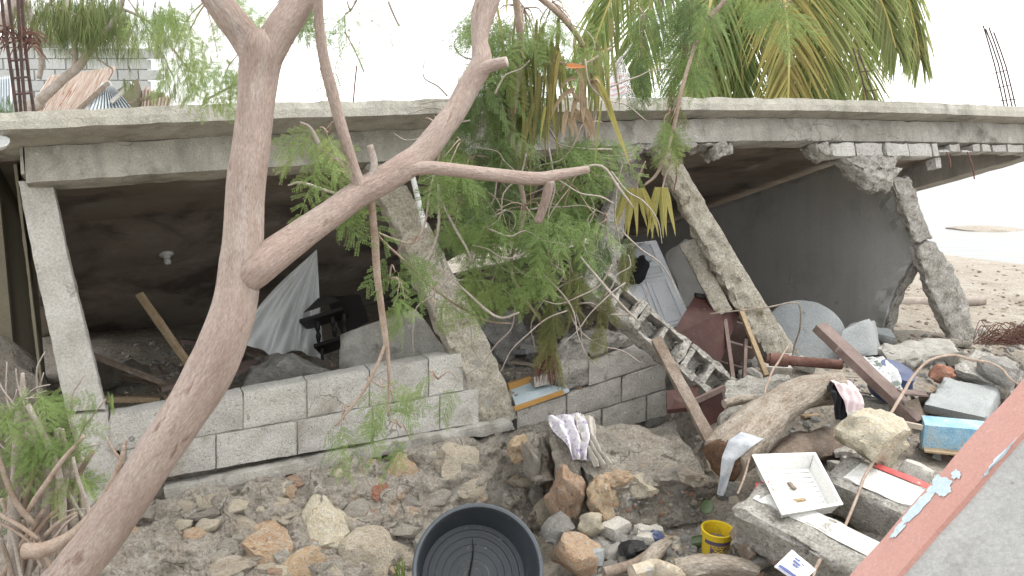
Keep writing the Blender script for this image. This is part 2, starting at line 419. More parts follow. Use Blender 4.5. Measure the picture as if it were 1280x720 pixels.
mat('wood_hollow', [(.05, .03, .02), (.11, .065, .04), (.17, .10, .065)], 9, bump=.8, bscale=25)
mat('wood_brown', [(.115, .08, .068), (.165, .12, .105), (.21, .165, .15)], 6, bump=.3, bscale=60, spots=[((.33, .28, .25), 8, .66, .05)], rough=.7)
mat('wood_raw', [(.30, .22, .13), (.40, .30, .19), (.45, .36, .25)], 7, bump=.4, bscale=50)
mat('wood_old', [(.16, .12, .09), (.24, .19, .15), (.32, .27, .23)], 9, bump=.6, bscale=45, spots=[((.36, .33, .30), 10, .62, .07)])
mat('wood_black', [(.012, .011, .011), (.022, .02, .02)], 6, bump=.1, rough=.5)
mat('wood_orange', [(.42, .22, .07), (.50, .30, .10)], 6, bump=.3)
mat('cabinet_red', [(.03, .012, .010), (.05, .02, .017), (.075, .036, .031)], 5, rough=.62, bump=.12, spots=[((.16, .11, .095), 8, .64, .06)], spec=.25)
mat('rust', [(.10, .05, .04), (.16, .082, .066), (.21, .125, .105)], 16, bump=.5, bscale=70, rough=.85)
mat('rebar_dark', [(.045, .032, .03), (.10, .06, .05)], 14, bump=.3, rough=.8)
mat('salmon', [(.42, .225, .19), (.475, .275, .24)], 3, bump=.12, bscale=70, spots=[((.52, .32, .285), 4, .56, .15), ((.36, .20, .17), 9, .66, .08), ((.46, .43, .40), 30, .7, .03)], rough=.8)
mat('paint_blue', [(.42, .52, .57), (.52, .60, .64)], 9, bump=.3, rough=.8)
mat('blue_board', [(.16, .33, .48), (.27, .45, .58), (.42, .46, .46)], 8, bump=.4, bscale=60, spots=[((.44, .38, .30), 13, .6, .06), ((.50, .53, .54), 16, .62, .06)], rough=.75)
mat('white_paint', [(.52, .51, .48), (.62, .61, .58), (.66, .655, .64)], 7, bump=.4, spots=[((.33, .31, .28), 8, .62, .06)], rough=.75)
mat('red_paint', [(.52, .09, .09), (.56, .15, .14)], 6, bump=.3, spots=[((.5, .42, .4), 12, .63, .06)])
mat('white_plastic', [(.68, .68, .65), (.74, .74, .72)], 3, bump=.03, rough=.38, spots=[((.55, .52, .46), 6, .68, .1)], spec=.5)
mat('pvc', [(.66, .67, .66), (.72, .73, .73)], 3, bump=.02, rough=.4, spec=.5)
mat('yellow_plastic', [(.60, .42, .015), (.66, .49, .03)], 5, bump=.05, rough=.4, spec=.5, spots=[((.30, .22, .08), 9, .65, .08)])
mat('label_purple', [(.10, .07, .13), (.16, .12, .19)], 14, bump=.05, rough=.5)
mat('tub_black', [(.03, .036, .044), (.05, .058, .068)], 3, bump=.05, rough=.42, spec=.5, spots=[((.12, .115, .105), 4, .56, .16), ((.20, .185, .16), 22, .66, .06)])
mat('tub_rim', [(.06, .07, .08), (.10, .115, .13)], 5, bump=.1, rough=.5, spec=.5)
mat('drum_blue', [(.025, .04, .10), (.04, .06, .14)], 4, bump=.05, rough=.4, spec=.5)
mat('black_bag', [(.010, .010, .011), (.02, .02, .022)], 6, bump=.5, bscale=20, rough=.35, spec=.5)
mat('green_glass', [(.045, .075, .03), (.07, .10, .04)], 6, bump=.05, rough=.25, spec=.5)
mat('cloth_white', [(.68, .70, .70), (.78, .795, .79)], 2.5, bump=.25, bscale=120, trans=.15, spots=[((.60, .60, .57), 3, .6, .15)])
mat('cloth_pink', [(.55, .42, .43), (.62, .52, .53)], 6, bump=.3, bscale=90, spots=[((.30, .09, .12), 9, .6, .04), ((.68, .66, .66), 6, .58, .06)])
mat('cloth_floral', [(.58, .56, .60), (.66, .64, .66)], 7, bump=.3, bscale=90, spots=[((.34, .29, .44), 26, .55, .04), ((.36, .34, .31), 6, .64, .08)])
mat('cloth_rag', [(.44, .41, .36), (.54, .51, .46)], 6, bump=.4, bscale=90, spots=[((.30, .26, .21), 7, .6, .08)])
mat('cloth_stripe', [(.40, .41, .42), (.55, .56, .56)], 5, bump=.3, bscale=90, spots=[((.16, .18, .16), 14, .54, .04), ((.14, .20, .36), 11, .64, .03)])
mat('cloth_black', [(.012, .012, .014), (.022, .022, .026)], 6, bump=.3)
mat('cloth_red', [(.28, .012, .03), (.36, .03, .05)], 6, bump=.3)
mat('cloth_blue', [(.26, .28, .31), (.46, .47, .48)], 12, bump=.3)
mat('door_paint', [(.56, .575, .60), (.63, .645, .67)], 3, bump=.06, rough=.5, spots=[((.50, .50, .50), 5, .62, .1)], spec=.4)
mat('slab_blue', [(.27, .285, .285), (.34, .355, .355)], 4, bump=.4, bscale=60, spots=[((.2, .2, .195), 6, .6, .1)])
mat('tin_rust', [(.26, .16, .115), (.44, .36, .31), (.55, .51, .48)], 3, uvmap=(9, .7, 1), bump=.15, rough=.6, spots=[((.27, .12, .06), 4, .56, .1)])
mat('tin_silver', [(.50, .54, .57), (.58, .62, .65)], 3, bump=.05, rough=.4, metal=.35, spots=[((.40, .33, .28), 6, .66, .07)])
mat('far_block', [(.42, .43, .42), (.48, .49, .48)], 3, bump=.3, rand=.08)
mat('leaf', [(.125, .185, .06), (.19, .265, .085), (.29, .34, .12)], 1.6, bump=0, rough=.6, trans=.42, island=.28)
mat('leaf_dark', [(.08, .125, .05), (.115, .17, .065), (.16, .215, .08)], 1.6, bump=0, rough=.6, trans=.38, island=.25)  # darker copy of leaf: shade within the foliage put into its colour
mat('leaf_wilt', [(.12, .135, .055), (.16, .175, .07), (.21, .205, .09)], 2, bump=0, rough=.7, trans=.35, island=.25)
mat('needle', [(.12, .16, .06), (.18, .22, .085), (.25, .26, .11)], 2, bump=0, rough=.7, trans=.35, island=.25)
mat('palm', [(.18, .25, .085), (.27, .33, .125), (.38, .38, .17)], .7, bump=0, rough=.45, trans=.52, island=.25, spec=.4)
mat('palm_yellow', [(.28, .255, .075), (.37, .325, .12), (.21, .235, .07)], 1.2, bump=0, rough=.5, trans=.4, island=.2)
mat('palm_dry', [(.16, .17, .06), (.25, .235, .10), (.14, .16, .055)], 1.5, bump=0, rough=.7, trans=.3, island=.25)
mat('rachis', [(.36, .31, .10), (.46, .40, .16)], 3, bump=.1, rough=.5)
mat('dry_leaf', [(.24, .175, .11), (.36, .28, .19)], 5, bump=.2, rough=.8, trans=.2)
mat('orange_leaf', [(.55, .24, .10), (.6, .3, .14)], 5, bump=.2, trans=.2)
mat('coir', [(.085, .045, .034), (.14, .075, .058), (.18, .105, .082)], 8, bump=.2, island=.3)
mat('paper_white', [(.66, .67, .70), (.72, .73, .75)], 6, bump=.05, rough=.5)
mat('ink_blue', [(.06, .08, .22), (.10, .12, .28)], 8, bump=0, rough=.5)
mat('sack', [(.62, .60, .62), (.68, .66, .67)], 8, bump=.2, rough=.6, trans=.2)
mat('sack_red', [(.52, .32, .33), (.56, .38, .38)], 8, bump=.1, rough=.6)
mat('slab_front', [(.36, .365, .36), (.43, .435, .43), (.48, .485, .48)], 2.5, bump=.4, bscale=50, spots=[((.28, .275, .26), 3, .56, .15), ((.30, .29, .27), 16, .66, .06), ((.54, .54, .53), 9, .64, .06)], grain=.14)
mat('crack_dark', [(.006, .006, .007), (.01, .01, .011)], 4, bump=0, rough=.7)

def sea_mat():
    m = bpy.data.materials.new('sea'); m.use_nodes = True; N = m.node_tree.nodes; L = m.node_tree.links; b = N["Principled BSDF"]
    b.inputs['Roughness'].default_value = .35; b.inputs['IOR'].default_value = 1.15
    tc = N.new("ShaderNodeTexCoord"); mp = N.new("ShaderNodeMapping"); mp.inputs['Scale'].default_value = (.5, 1.6, 1); L.new(tc.outputs['Object'], mp.inputs[0])
    n = N.new("ShaderNodeTexNoise"); n.inputs['Scale'].default_value = 1.2; n.inputs['Detail'].default_value = 6; L.new(mp.outputs[0], n.inputs['Vector'])
    bp = N.new("ShaderNodeBump"); bp.inputs['Strength'].default_value = .25; bp.inputs['Distance'].default_value = .12
    L.new(n.outputs['Fac'], bp.inputs['Height']); L.new(bp.outputs[0], b.inputs['Normal'])
    r = N.new("ShaderNodeValToRGB"); n2 = N.new("ShaderNodeTexNoise"); n2.inputs['Scale'].default_value = .35; n2.inputs['Detail'].default_value = 5; L.new(mp.outputs[0], n2.inputs['Vector'])
    r.color_ramp.elements[0].position = .55; r.color_ramp.elements[0].color = (.235, .24, .24, 1); r.color_ramp.elements[1].position = .75; r.color_ramp.elements[1].color = (.27, .25, .22, 1)
    L.new(n2.outputs['Fac'], r.inputs[0]); L.new(r.outputs[0], b.inputs['Base Color']); M['sea'] = m
sea_mat()

# ------------------------------------------------------------------ the setting: ground and sea
def axis(a0, a1, step, outs):
    a = list(np.arange(a0, a1+1e-6, step)); d = step
    lo, hi = [], []
    x = a0; s = step
    while x > -outs: s *= 1.35; x -= s; lo.append(x)
    x = a[-1]; s = step
    while x < outs: s *= 1.35; x += s; hi.append(x)
    return lo[::-1]+a+hi
xs = axis(-4.5, 9.5, .055, 1500); ys = axis(2.2, 12.5, .055, 1500)
vs = np.empty((len(xs)*len(ys), 3)); k = 0
for x in xs:
    for y in ys: vs[k] = (x, y, h(x, y)); k += 1
ii = np.arange(len(xs)-1)[:, None]*len(ys)+np.arange(len(ys)-1)[None, :]
q = np.stack([ii, ii+len(ys), ii+len(ys)+1, ii+1], -1).reshape(-1, 4)
np_mesh("ground", vs, q, 'sand', smooth=True, kind="structure")
sa = V(.5, -.87, 0)
cs = [SH0+sa*a+SHN*b for a, b in ((-1600, -.6), (1600, -.6), (1600, 2500), (-1600, 2500))]
mk("sea", [V(c.x, c.y, -.045) for c in cs], [[0, 1, 2, 3]], 'sea', smooth=False, kind="structure")

# ------------------------------------------------------------------ the collapsed house
house = thing("collapsed_house", F(560, 600, 1.5)*1.0, "grey concrete house collapsed onto its leaning columns under one flat roof slab", "house")
TILT = math.radians(16); ct, st = math.cos(TILT), math.sin(TILT)
VIN = INW*ct-V(0, 0, st); WDN = -INW*st-V(0, 0, ct)
OV = .30
V2 = INW*math.cos(TILT*1.95)-V(0, 0, math.sin(TILT*1.95))
stn = [(-70, 143), (0, 139.5), (150, 133.5), (300, 128), (450, 124.5), (560, 122.5), (700, 121), (850, 120.5), (1000, 122), (1150, 127), (1294, 133), (1345, 136)]
sx = [a for a, b in stn]; sy = [b for a, b in stn]
def roofpt(px, a, b):
    # the landward part hangs more steeply; this fold is added to darken the room
    e = max(0.0, a-2.1)*(1-ss(620, 980, px)); a1 = a-e
    sh = .13*ss(560, 900, px); a1 = max(0.0, a1-sh*min(1.0, a1/OV))       # the overhang is narrower towards the sea
    return F(px, float(np.interp(px, sx, sy)), -OV+sh)+VIN*a1+V2*e+WDN*b
def roofsolid(name, x0, x1, a0, a1, b0, b1, m, res=.06, parent=house, amp=.004, chip=.01, nv=None, freq=5, bfun=None, **kw):
    L = (roofpt(x1, 0, 0)-roofpt(x0, 0, 0)).length
    def f(u, v, w):
        px = x0+(x1-x0)*u
        bb = b1+(bfun(px) if bfun else 0)
        return roofpt(px, a0+(a1-a0)*v, b0+(bb-b0)*w)
    vs, fs = solid_geo(f, max(2, int(L/res)), nv or max(1, int((a1-a0)/res)), max(1, int((b1-b0)/.05)), amp, freq, chip)
    return mk(name, vs, fs, m, parent, smooth=False, **kw)
LEN = 5.7
roofsolid("roof_slab", -70, 1340, 0, LEN, 0, .10, 'fascia', nv=40, chip=.012)
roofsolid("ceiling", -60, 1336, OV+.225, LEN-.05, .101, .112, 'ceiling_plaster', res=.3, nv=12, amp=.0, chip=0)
roofsolid("roof_beam", 20, 560, OV, OV+.22, .098, .30, 'fascia', label="long plain edge beam on the shrub side of the roof")
roofsolid("roof_beam", 560.5, 1336, OV, OV+.20, .098, .285, 'concrete', chip=.018, label="pale edge beam with a broken lower edge on the sea side")
roofsolid("roof_beam", 14, 19, OV-.002, LEN-.2, .099, .25, 'fascia', res=.03, nv=30)
roofsolid("roof_beam", 1316, 1336, OV+.201, LEN-.4, .099, .36, 'concrete', res=.03, nv=40, label="edge beam running back along the sea end of the roof")
# torn concrete and block stubs hanging from the beam
def hang(x0, x1, b0, dep, seed, m='broken_concrete', a0=OV+.01, a1=OV+.19, taper=.6):
    def f(u, v, w):
        px = x0+(x1-x0)*(.5+(u-.5)*(1-w*(1-taper)))
        return roofpt(px, a0+(a1-a0)*v, b0+(dep*(.75+.5*noise.noise(V(px*.05, seed, v))))*w)
    L = (roofpt(x1, 0, 0)-roofpt(x0, 0, 0)).length
    vs, fs = solid_geo(f, nn(L, .018), 8, nn(dep, .018), .03, 15, .02, None, seed)
    return mk("torn_concrete", vs, fs, m, house, smooth=True, auto=42)
hang(772, 930, .284, .035, 1, taper=.95); hang(905, 930, .30, .10, 2, taper=.7); hang(775, 812, .30, .12, 3); hang(785, 845, .27, .07, 4, taper=.8)
hang(1034, 1052, .284, .13, 5, taper=.6); hang(1066, 1146, .40, .18, 6, taper=.35); hang(1085, 1138, .50, .17, 16, taper=.45)
hang(468, 520, .30, .10, 7, taper=.7)
for i, (a, b) in enumerate(((1052, 1083), (1084, 1120), (1121, 1150), (1151, 1180))):
    roofsolid("block", a, b-.7, OV+.012*(i % 2), OV+.15, .287, .405, 'block', res=.04, chip=.018, nv=4, amp=.008)
for a, b in ((1181, 1188), (1203, 1216), (1232, 1242), (1244, 1256), (1257, 1275), (1276, 1296), (1297, 1318), (1319, 1334)):
    roofsolid("block", a, b-.5, OV+.01, OV+.14, .287, .36 if a > 1200 else .40, 'block', res=.04, chip=.015, nv=3, amp=.006)
for a, b in ((1188.5, 1202.5), (1216.5, 1231.5)):
    roofsolid("block", a, b, OV+.01, OV+.14, .345, .365, 'block', res=.03, chip=.012, nv=3, amp=.004)
roofsolid("block", 1183, 1190, OV+.02, OV+.12, .41, .50, 'block', res=.04, chip=.015, nv=3, amp=.006)
# short steel sticking out of the torn edge
for px, py, qx, qy in ((1209, 190, 1218, 224), (1183, 190, 1188, 210), (845, 205, 842, 240), (452, 262, 460, 280)):
    ptube("reinforcing_bar", [(px, py, 1.8, 7.4 if px > 1000 else 6.3), ((px+qx)/2+2, (py+qy)/2, 1.8, 7.4 if px > 1000 else 6.3), (qx, qy, 1.6, 7.4 if px > 1000 else 6.3)], 'rust', house, seg=6)

# walls closing the rooms
def wallq(name, a, b, ztop0, ztop1, z0, m, t=.15, res=.25, side=1, **kw):
    a = Vector(a); b = Vector(b); d = (b-a).normalized(); n = V(-d.y, d.x, 0)*t*side
    c = [V(a.x, a.y, z0), V(b.x, b.y, z0), V(b.x, b.y, ztop1), V(a.x, a.y, ztop0)]
    return plate(name, c, n, m, house, res=res, amp=.003, chip=.004, **kw)
lw = F(14, 400, .12)
lt = roofpt(14, OV+.14, .098).z
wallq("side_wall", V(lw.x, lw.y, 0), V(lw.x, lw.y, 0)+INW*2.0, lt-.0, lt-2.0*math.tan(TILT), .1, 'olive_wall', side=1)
bl = roofpt(10, LEN-.3, .1); br = roofpt(1230, LEN-.3, .1)
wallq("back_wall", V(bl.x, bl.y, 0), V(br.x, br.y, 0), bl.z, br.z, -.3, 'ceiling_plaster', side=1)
fl = F(-90, 400, .12)+INW*1.1; lw = lw+INW*1.1
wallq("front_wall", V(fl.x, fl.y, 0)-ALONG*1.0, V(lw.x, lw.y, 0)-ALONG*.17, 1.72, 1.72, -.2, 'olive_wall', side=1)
# plastered cross wall on the sea side: its near edge is torn off in a bulge
edge = [(1062, 196), (1098, 222), (1118, 250), (1133, 275), (1144, 300), (1143, 322), (1128, 345), (1117, 362), (1108, 390), (1100, 425), (1098, 455)]
WP = F(1146, 300, .06); WN = (ALONG+V(0, 0, .06)).normalized()     # the wall is one flat plane; only its near edge is torn
def onwall(a, b):
    d = ray(a, b); return CAMP+d*((WP-CAMP).dot(WN)/d.dot(WN))
NR = [onwall(a, b) for a, b in edge]
nr = len(NR)-1; ztop = NR[0].z
def cross(u, v, w):
    t = min(v*nr, nr-1e-6); i = int(t); p = NR[i].lerp(NR[i+1], t-i); D = 5.6-(p-WP).dot(INW)
    frac = (p.z-NR[-1].z)/(ztop-NR[-1].z)
    return p+INW*D*u-V(0, 0, 1)*(D*u*math.tan(TILT)+.02)*frac+WN*.14*w
vs, fs = solid_geo(cross, 60, 44, 4, .035, 7, .03, lambda u, v, w: (1 if u < .02 else .12*max(0, 1-u*8)), 3)
mk("cross_wall", vs, fs, 'plaster', house, smooth=False, label="smooth grey plastered inner wall with a torn edge")
# ragged broken edge of that wall shows blockwork
def rag(u, v, w):
    p = cross(0, v, .08+.84*u); return p-INW*(.004+.035*w)
vs, fs = solid_geo(rag, 5, 50, 2, .022, 13, .02, None, 8)
mk("torn_wall_edge", vs, fs, 'broken_concrete', house, smooth=True, auto=42)

# columns
def col(rows, off, thick, m, lab, amp=.012, seed=1, ampf=None, res=.03, chip=.02, freq=9):
    return ploft("column", rows, off, thick, m, house, res=res, freq=freq, amp=amp, chip=chip, seed=seed, ampf=ampf, label=lab)
c1 = col([(22, 226, 66, 226), (40, 320, 84, 315), (62, 420, 108, 412), (82, 516, 133, 512)], .03, .17, 'column_pale', "straight pale column beside the shrub", amp=.006, res=.035, chip=.012)
ploft("column_stub", [(84, 519, 135, 515), (102, 600, 154, 596), (108, 640, 160, 636)], .025, .18, 'column_pale', house, amp=.008, chip=.014)
ploft("column_side", [(16, 205, 21, 205), (32, 330, 36, 330), (48, 470, 52, 470), (62, 600, 66, 600)], .06, .2, 'olive_wall', house, amp=.003, chip=.004)
col([(468, 232, 508, 228), (497, 290, 540, 285), (528, 362, 574, 355), (566, 440, 614, 432), (600, 528, 650, 524)], .0, .19, 'column_yellow', "rough yellowish column broken loose at its head", amp=.026, seed=2, freq=12, res=.02)
col([(818, 184, 842, 182), (857, 262, 884, 255), (893, 330, 922, 320), (928, 394, 960, 382), (962, 450, 1000, 442)], -.06, .10, 'column_yellow', "crumbling slanted column with one smooth and one torn side", amp=.034, seed=4, ampf=lambda u, v, w: 1.0 if u < .62 else .15, res=.016, freq=15)
col([(1114, 224, 1139, 222), (1130, 262, 1152, 258), (1146, 304, 1166, 297)], -.02, .08, 'broken_concrete', "upper half of the snapped column facing the beach", amp=.024, seed=6, res=.016, freq=13)
col([(1147, 309, 1168, 301), (1156, 340, 1192, 334), (1170, 378, 1208, 368), (1192, 424, 1218, 408), (1200, 440, 1224, 428)], -.04, .10, 'broken_concrete', "lower half of the snapped column facing the beach", amp=.022, seed=7, res=.018, freq=12)
ploft("broken_column_core", [(780, 188, 812, 188), (764, 250, 794, 255), (748, 300, 776, 305), (728, 352, 768, 352)], .18, .15, 'broken_concrete', house, amp=.03, seed=9, res=.03)

# low block wall on the front, each block its own piece; bed joints are the recessed mortar behind
lowwall = mk("block_wall", *solid_geo(tri([F(136, 522, .008), F(604, 445, .008), F(634, 520, .008), F(160, 604, .008), F(136, 522, .14), F(604, 445, .14), F(634, 520, .14), F(160, 604, .14)]), 60, 8, 2, .012, 9, .01), 'concrete', house, smooth=True, auto=42)
def bl(x0, x1, t0, t1, m='block', off=0.0, dep=.15, seed=0, parent=lowwall, nm="block", amp=.006):
    ax = lambda x, l: l[0][1]+(l[1][1]-l[0][1])*(x-l[0][0])/(l[1][0]-l[0][0])
    g = .35
    rj = random.Random(seed*13+7); j_ = lambda: rj.uniform(0, 1.6)
    q = [F(x0+g, ax(x0+g, t0)+g+j_(), off), F(x1-g, ax(x1-g, t0)+g+j_(), off+rj.uniform(-.008, .008)), F(x1-g, ax(x1-g, t1)-g, off+rj.uniform(-.008, .008)), F(x0+g, ax(x0+g, t1)-g, off)]
    return plate(nm, q, INW*dep, m, parent, res=.03, amp=amp*1.6, freq=9, chip=.008, seed=seed)
T0 = ((135, 520), (560, 443)); T1 = ((150, 564), (580, 488)); T2 = ((160, 606), (590, 531))
xb = [137, 222, 304, 384, 462, 536, 580]
for i in range(len(xb)-1): bl(xb[i], xb[i+1], T0, T1, seed=i, off=random.uniform(-.012, .006))
xb = [158, 270, 372, 466, 550, 599]
for i in range(len(xb)-1): bl(xb[i], xb[i+1], T1, T2, seed=20+i, off=random.uniform(-.014, .002))
# pale mortar cap on the wall top, on the shadow side blocks
ploft("wall_ledge", [(205, 612, 640, 524), (208, 626, 646, 538)], -.07, .14, 'concrete', house, res=.035, amp=.012, chip=.02, label="thin concrete ledge under the block wall")

# rubble-stone footing below the ledge, stones set in crumbling mortar
ft = thing("stone_footing", F(420, 640, -.3), "crumbling footing of orange and cream stones set in grey mortar", "stone wall")
def fpt(u, v):
    x = 120+u*(705-120); y0 = 622-(x-205)*.2; y0 = min(y0, 640)
    y = y0+(775-y0)*v
    off = -.06-.55*v**.9
    p = F(x, y, off); return p
def ftf(u, v, w): return fpt(u, v)+(INW*.9+V(0, 0, -.45))*(.5*w)
vs, fs = solid_geo(ftf, 190, 100, 3, .075, 6.5, .01, None, 5)
FOOT = mk("rubble_mortar", vs, fs, 'mortar', ft, smooth=True, auto=50)
def fxy(px, py):
    lo, hi = 0, 1; u = (px-120)/585
    for _ in range(30):
        mid = (lo+hi)/2; y0 = min(640, 622-(px-205)*.2); 
        if y0+(775-y0)*mid < py: lo = mid
        else: hi = mid
    return fpt(u, lo)
def fstone(px, py, w, hh, m, seed, push=.0, sub=3):
    p = fxy(px, py); s = p.y/FPX/2
    rock("stone", p+(-INW*.9+V(0, 0, .4))*push, (w*s*1.55, (w+hh)*.3*s, hh*s*1.55), m, ft, seed=seed, sub=sub, rot=(random.uniform(-.2, .2)-.35, random.uniform(-.4, .4), random.uniform(-.15, .15)+.42), amp=.22, flat=13)
spec = [(372, 602, 26, 16, 'o'), (455, 583, 26, 18, 'o'), (505, 590, 34, 40, 'o'), (567, 582, 50, 46, 'c'), (545, 572, 40, 20, 'c'), (432, 597, 22, 18, 'c'), (476, 620, 26, 22, 'r'), (462, 648, 36, 26, 'r'), (350, 628, 36, 18, 'c'), (405, 660, 60, 70, 'c'), (330, 680, 70, 44, 'o'), (345, 690, 40, 30, 'g'), (460, 698, 54, 56, 'c'), (380, 712, 56, 36, 'o'), (420, 712, 44, 40, 'g'), (300, 632, 44, 20, 'c'), (345, 605, 22, 14, 'g'), (285, 590, 34, 16, 'g'), (250, 672, 30, 24, 'o'), (205, 676, 18, 12, 'r'), (195, 688, 14, 10, 'g'), (285, 708, 60, 26, 'c'), (215, 640, 20, 14, 'g'), (540, 625, 44, 30, 'g'), (585, 612, 36, 26, 'c'), (420, 625, 40, 22, 'g'), (400, 690, 26, 26, 'r'), (490, 560, 26, 12, 'g'), (520, 545, 30, 12, 'c'), (240, 618, 30, 14, 'g'), (170, 705, 26, 16, 'c'), (440, 640, 30, 22, 'g'), (310, 655, 30, 18, 'g'), (470, 595, 18, 12, 'o'), (690, 650, 50, 44, 'c'), (700, 690, 60, 46, 'o')]
mm = dict(o='stone_orange', c='stone_cream', g='stone_mortar', r='stone_red')
for i, (x, y, w, hh, c) in enumerate(spec): fstone(x, y, w, hh, mm[c], 1+i % 7, push=-.022)
rr = random.Random(5)
for i in range(150):
    x = rr.uniform(150, 700); y = rr.uniform(600, 718)-(x-205)*.0
    if y < 632-(x-205)*.2: continue
    fstone(x, y, rr.uniform(7, 34), rr.uniform(6, 24), rr.choice(['stone_mortar', 'stone_mortar', 'stone_cream', 'stone_orange', 'stone_mortar', 'stone_cream']), 1+i % 5, push=-.008, sub=2)
# big broken lumps of the same footing, fallen forward next to it
fc = thing("fallen_footing", P(790, 640, 5.4), "fallen slab of footing with orange stones and a rag on its edge", "concrete chunk")
def hx(nm, pts, m, parent=None, **kw):
    return hexa(nm, [P(*p) for p in pts], m, parent, **kw)
hx("mortar_slab", [(682, 530, 5.75), (842, 528, 5.95), (895, 602, 5.35), (752, 612, 5.2), (690, 560, 5.85), (838, 560, 6.05), (885, 650, 5.6), (748, 660, 5.45)], 'mortar', fc, res=.028, amp=.06, freq=4.5, chip=.04, seed=11)
hx("pebble_mass", [(752, 618, 5.25), (878, 604, 5.4), (885, 655, 5.3), (760, 678, 5.15), (752, 618, 5.7), (878, 604, 5.8), (885, 655, 5.7), (760, 678, 5.6)], 'mortar', fc, res=.026, amp=.06, freq=7, chip=.04, seed=12)
hx("mortar_slab", [(655, 545, 5.75), (684, 540, 5.8), (692, 600, 5.55), (668, 605, 5.5), (655, 545, 6.0), (684, 540, 6.0), (692, 600, 5.8), (668, 605, 5.8)], 'mortar', fc, res=.028, amp=.04, chip=.03, seed=13)
hx("mortar_slab", [(688, 540, 5.65), (722, 545, 5.62), (730, 610, 5.32), (696, 606, 5.36), (688, 540, 5.9), (722, 545, 5.9), (730, 610, 5.6), (696, 606, 5.6)], 'mortar', fc, res=.028, amp=.035, chip=.03, seed=14)
hx("mortar_slab", [(726, 560, 5.55), (752, 562, 5.55), (758, 612, 5.3), (734, 618, 5.28), (726, 560, 5.8), (752, 562, 5.8), (758, 612, 5.6), (734, 618, 5.6)], 'mortar', fc, res=.028, amp=.035, chip=.03, seed=15)
for x, y, Y, w, hh, m, sd in ((707, 625, 5.3, 44, 72, 'stone_orange', 3), (757, 624, 5.22, 40, 60, 'stone_orange', 5), (800, 607, 5.28, 50, 34, 'stone_cream', 2), (772, 600, 5.25, 34, 26, 'stone_orange', 4), (840, 600, 5.3, 44, 26, 'stone_mortar', 6), (866, 598, 5.3, 40, 22, 'stone_cream', 1), (664, 575, 5.6, 22, 60, 'stone_mortar', 2), (648, 560, 5.65, 26, 30, 'stone_orange', 6)):
    s = Y/FPX/2; rock("stone", P(x, y, Y+.04), (w*s*1.2, (w+hh)*.45*s, hh*s*1.2), m, fc, seed=sd, sub=4, rot=(.1, random.uniform(-.2, .2), .2), amp=.28, flat=7)
for i in range(70):
    u, v = rr.random(), rr.random(); p = P(758+u*120, 622+v*45-u*12, 5.2+u*.1)
    rock("stone", p, rr.uniform(.008, .02), rr.choice(['stone_grey', 'stone_cream', 'stone_grey', 'stone_red']), fc, seed=1+i % 4, sub=2)
rock("boulder", P(722, 692, 4.85), (.16, .16, .16), 'stone_orange', seed=2, label="reddish boulder right beside the rim of the black tub", cat="boulder", sub=3, amp=.2)
rock("boulder", P(700, 660, 5.0), (.12, .12, .07), 'stone_grey', seed=5, label="flat grey stone above the rim of the black tub", cat="boulder", amp=.2)
rock("boulder", P(738, 655, 5.05), (.1, .1, .07), 'stone_cream', seed=6, label="small cream stone under the fallen footing", cat="boulder", amp=.2)

# ------------------------------------------------------------------ inside the house
def gz(p, dz=0): return V(p.x, p.y, h(p.x, p.y)+dz)
def wcloth(u, v):                                        # bed sheet hung from one point of the ceiling
    top = P(396, 312, 7.25); bl_, br_ = P(290, 434, 6.5), P(404, 446, 7.15)
    b = bl_.lerp(br_, u); p = top.lerp(b, v)
    p += V(-.35, -.05, -.02)*math.sin(math.pi*v)*(1-u)*.18
    p += V(.1, -.95, .15)*(.055*v*math.sin(u*19+1.5*math.sin(v*4))+.03*v*math.sin(u*41+v*5))
    p.z += .03*math.sin(u*11)*v; return p
sheet("hanging_sheet", wcloth, 70, 40, 'cloth_white', thick=.003, label="white sheet hanging in folds from the sagging ceiling", cat="cloth")
t = thing("small_shelf", gz(P(412, 440, 6.9)), "small black wooden wall shelf with turned posts inside the room", "shelf")
def ov(p, q): return p.lerp(q, .5)
sh = [P(376, 403, 6.85), P(412, 382, 6.95), P(430, 396, 7.15), P(391, 412, 7.0)]
plate("shelf_board", [P(374, 399, 6.8), P(428, 383, 6.9), P(436, 392, 7.2), P(384, 408, 7.1)], V(0, 0, -.03), 'wood_black', t, res=.2, amp=0, chip=.003)
plate("shelf_board", [P(392, 430, 6.8), P(424, 420, 6.85), P(436, 428, 7.1), P(402, 440, 7.0)], V(0, 0, -.03), 'wood_black', t, res=.2, amp=0, chip=.003)
plate("shelf_board", [P(380, 391, 6.84), P(424, 376, 6.93), P(414, 370, 6.95), P(398, 373, 6.9)], INW*.02, 'wood_black', t, res=.2, amp=0, chip=.003)
for a, b in (((397, 402), (398, 428)), ((416, 396), (418, 421)), ((430, 392), (431, 424))):
    ptube("post", [(a[0], a[1], 4, 6.9), (a[0], a[1]+8, 7, 6.9), (a[0]+.5, (a[1]+b[1])/2, 4, 6.9), (b[0], b[1]-8, 7, 6.9), (b[0], b[1], 4, 6.9)], 'wood_black', t, seg=8)
ptube("foot", [(402, 430, 4, 6.9), (403, 448, 4, 6.85), (404, 462, 5, 6.8)], 'wood_black', t)
plate("dark_board", [P(408, 372, 7.3), P(450, 368, 7.35), P(462, 402, 7.2), P(428, 420, 7.1)], INW*.02, 'wood_black', res=.2, amp=0, chip=.003, label="flat black board leaning behind the small black shelf", cat="board")
b = beam("plank", P(174, 367, 6.2), P(246, 470, 6.15), .055, .04, 'wood_raw', res=.08, amp=.003, chip=.004, label="pale plank leaning up inside the room beside the trunk", cat="plank")
box("plank", P(116, 444, 5.9), P(252, 498, 6.0), .05, .03, 'wood_old', label="thin brown plank lying low inside the room by the straight column", cat="plank")
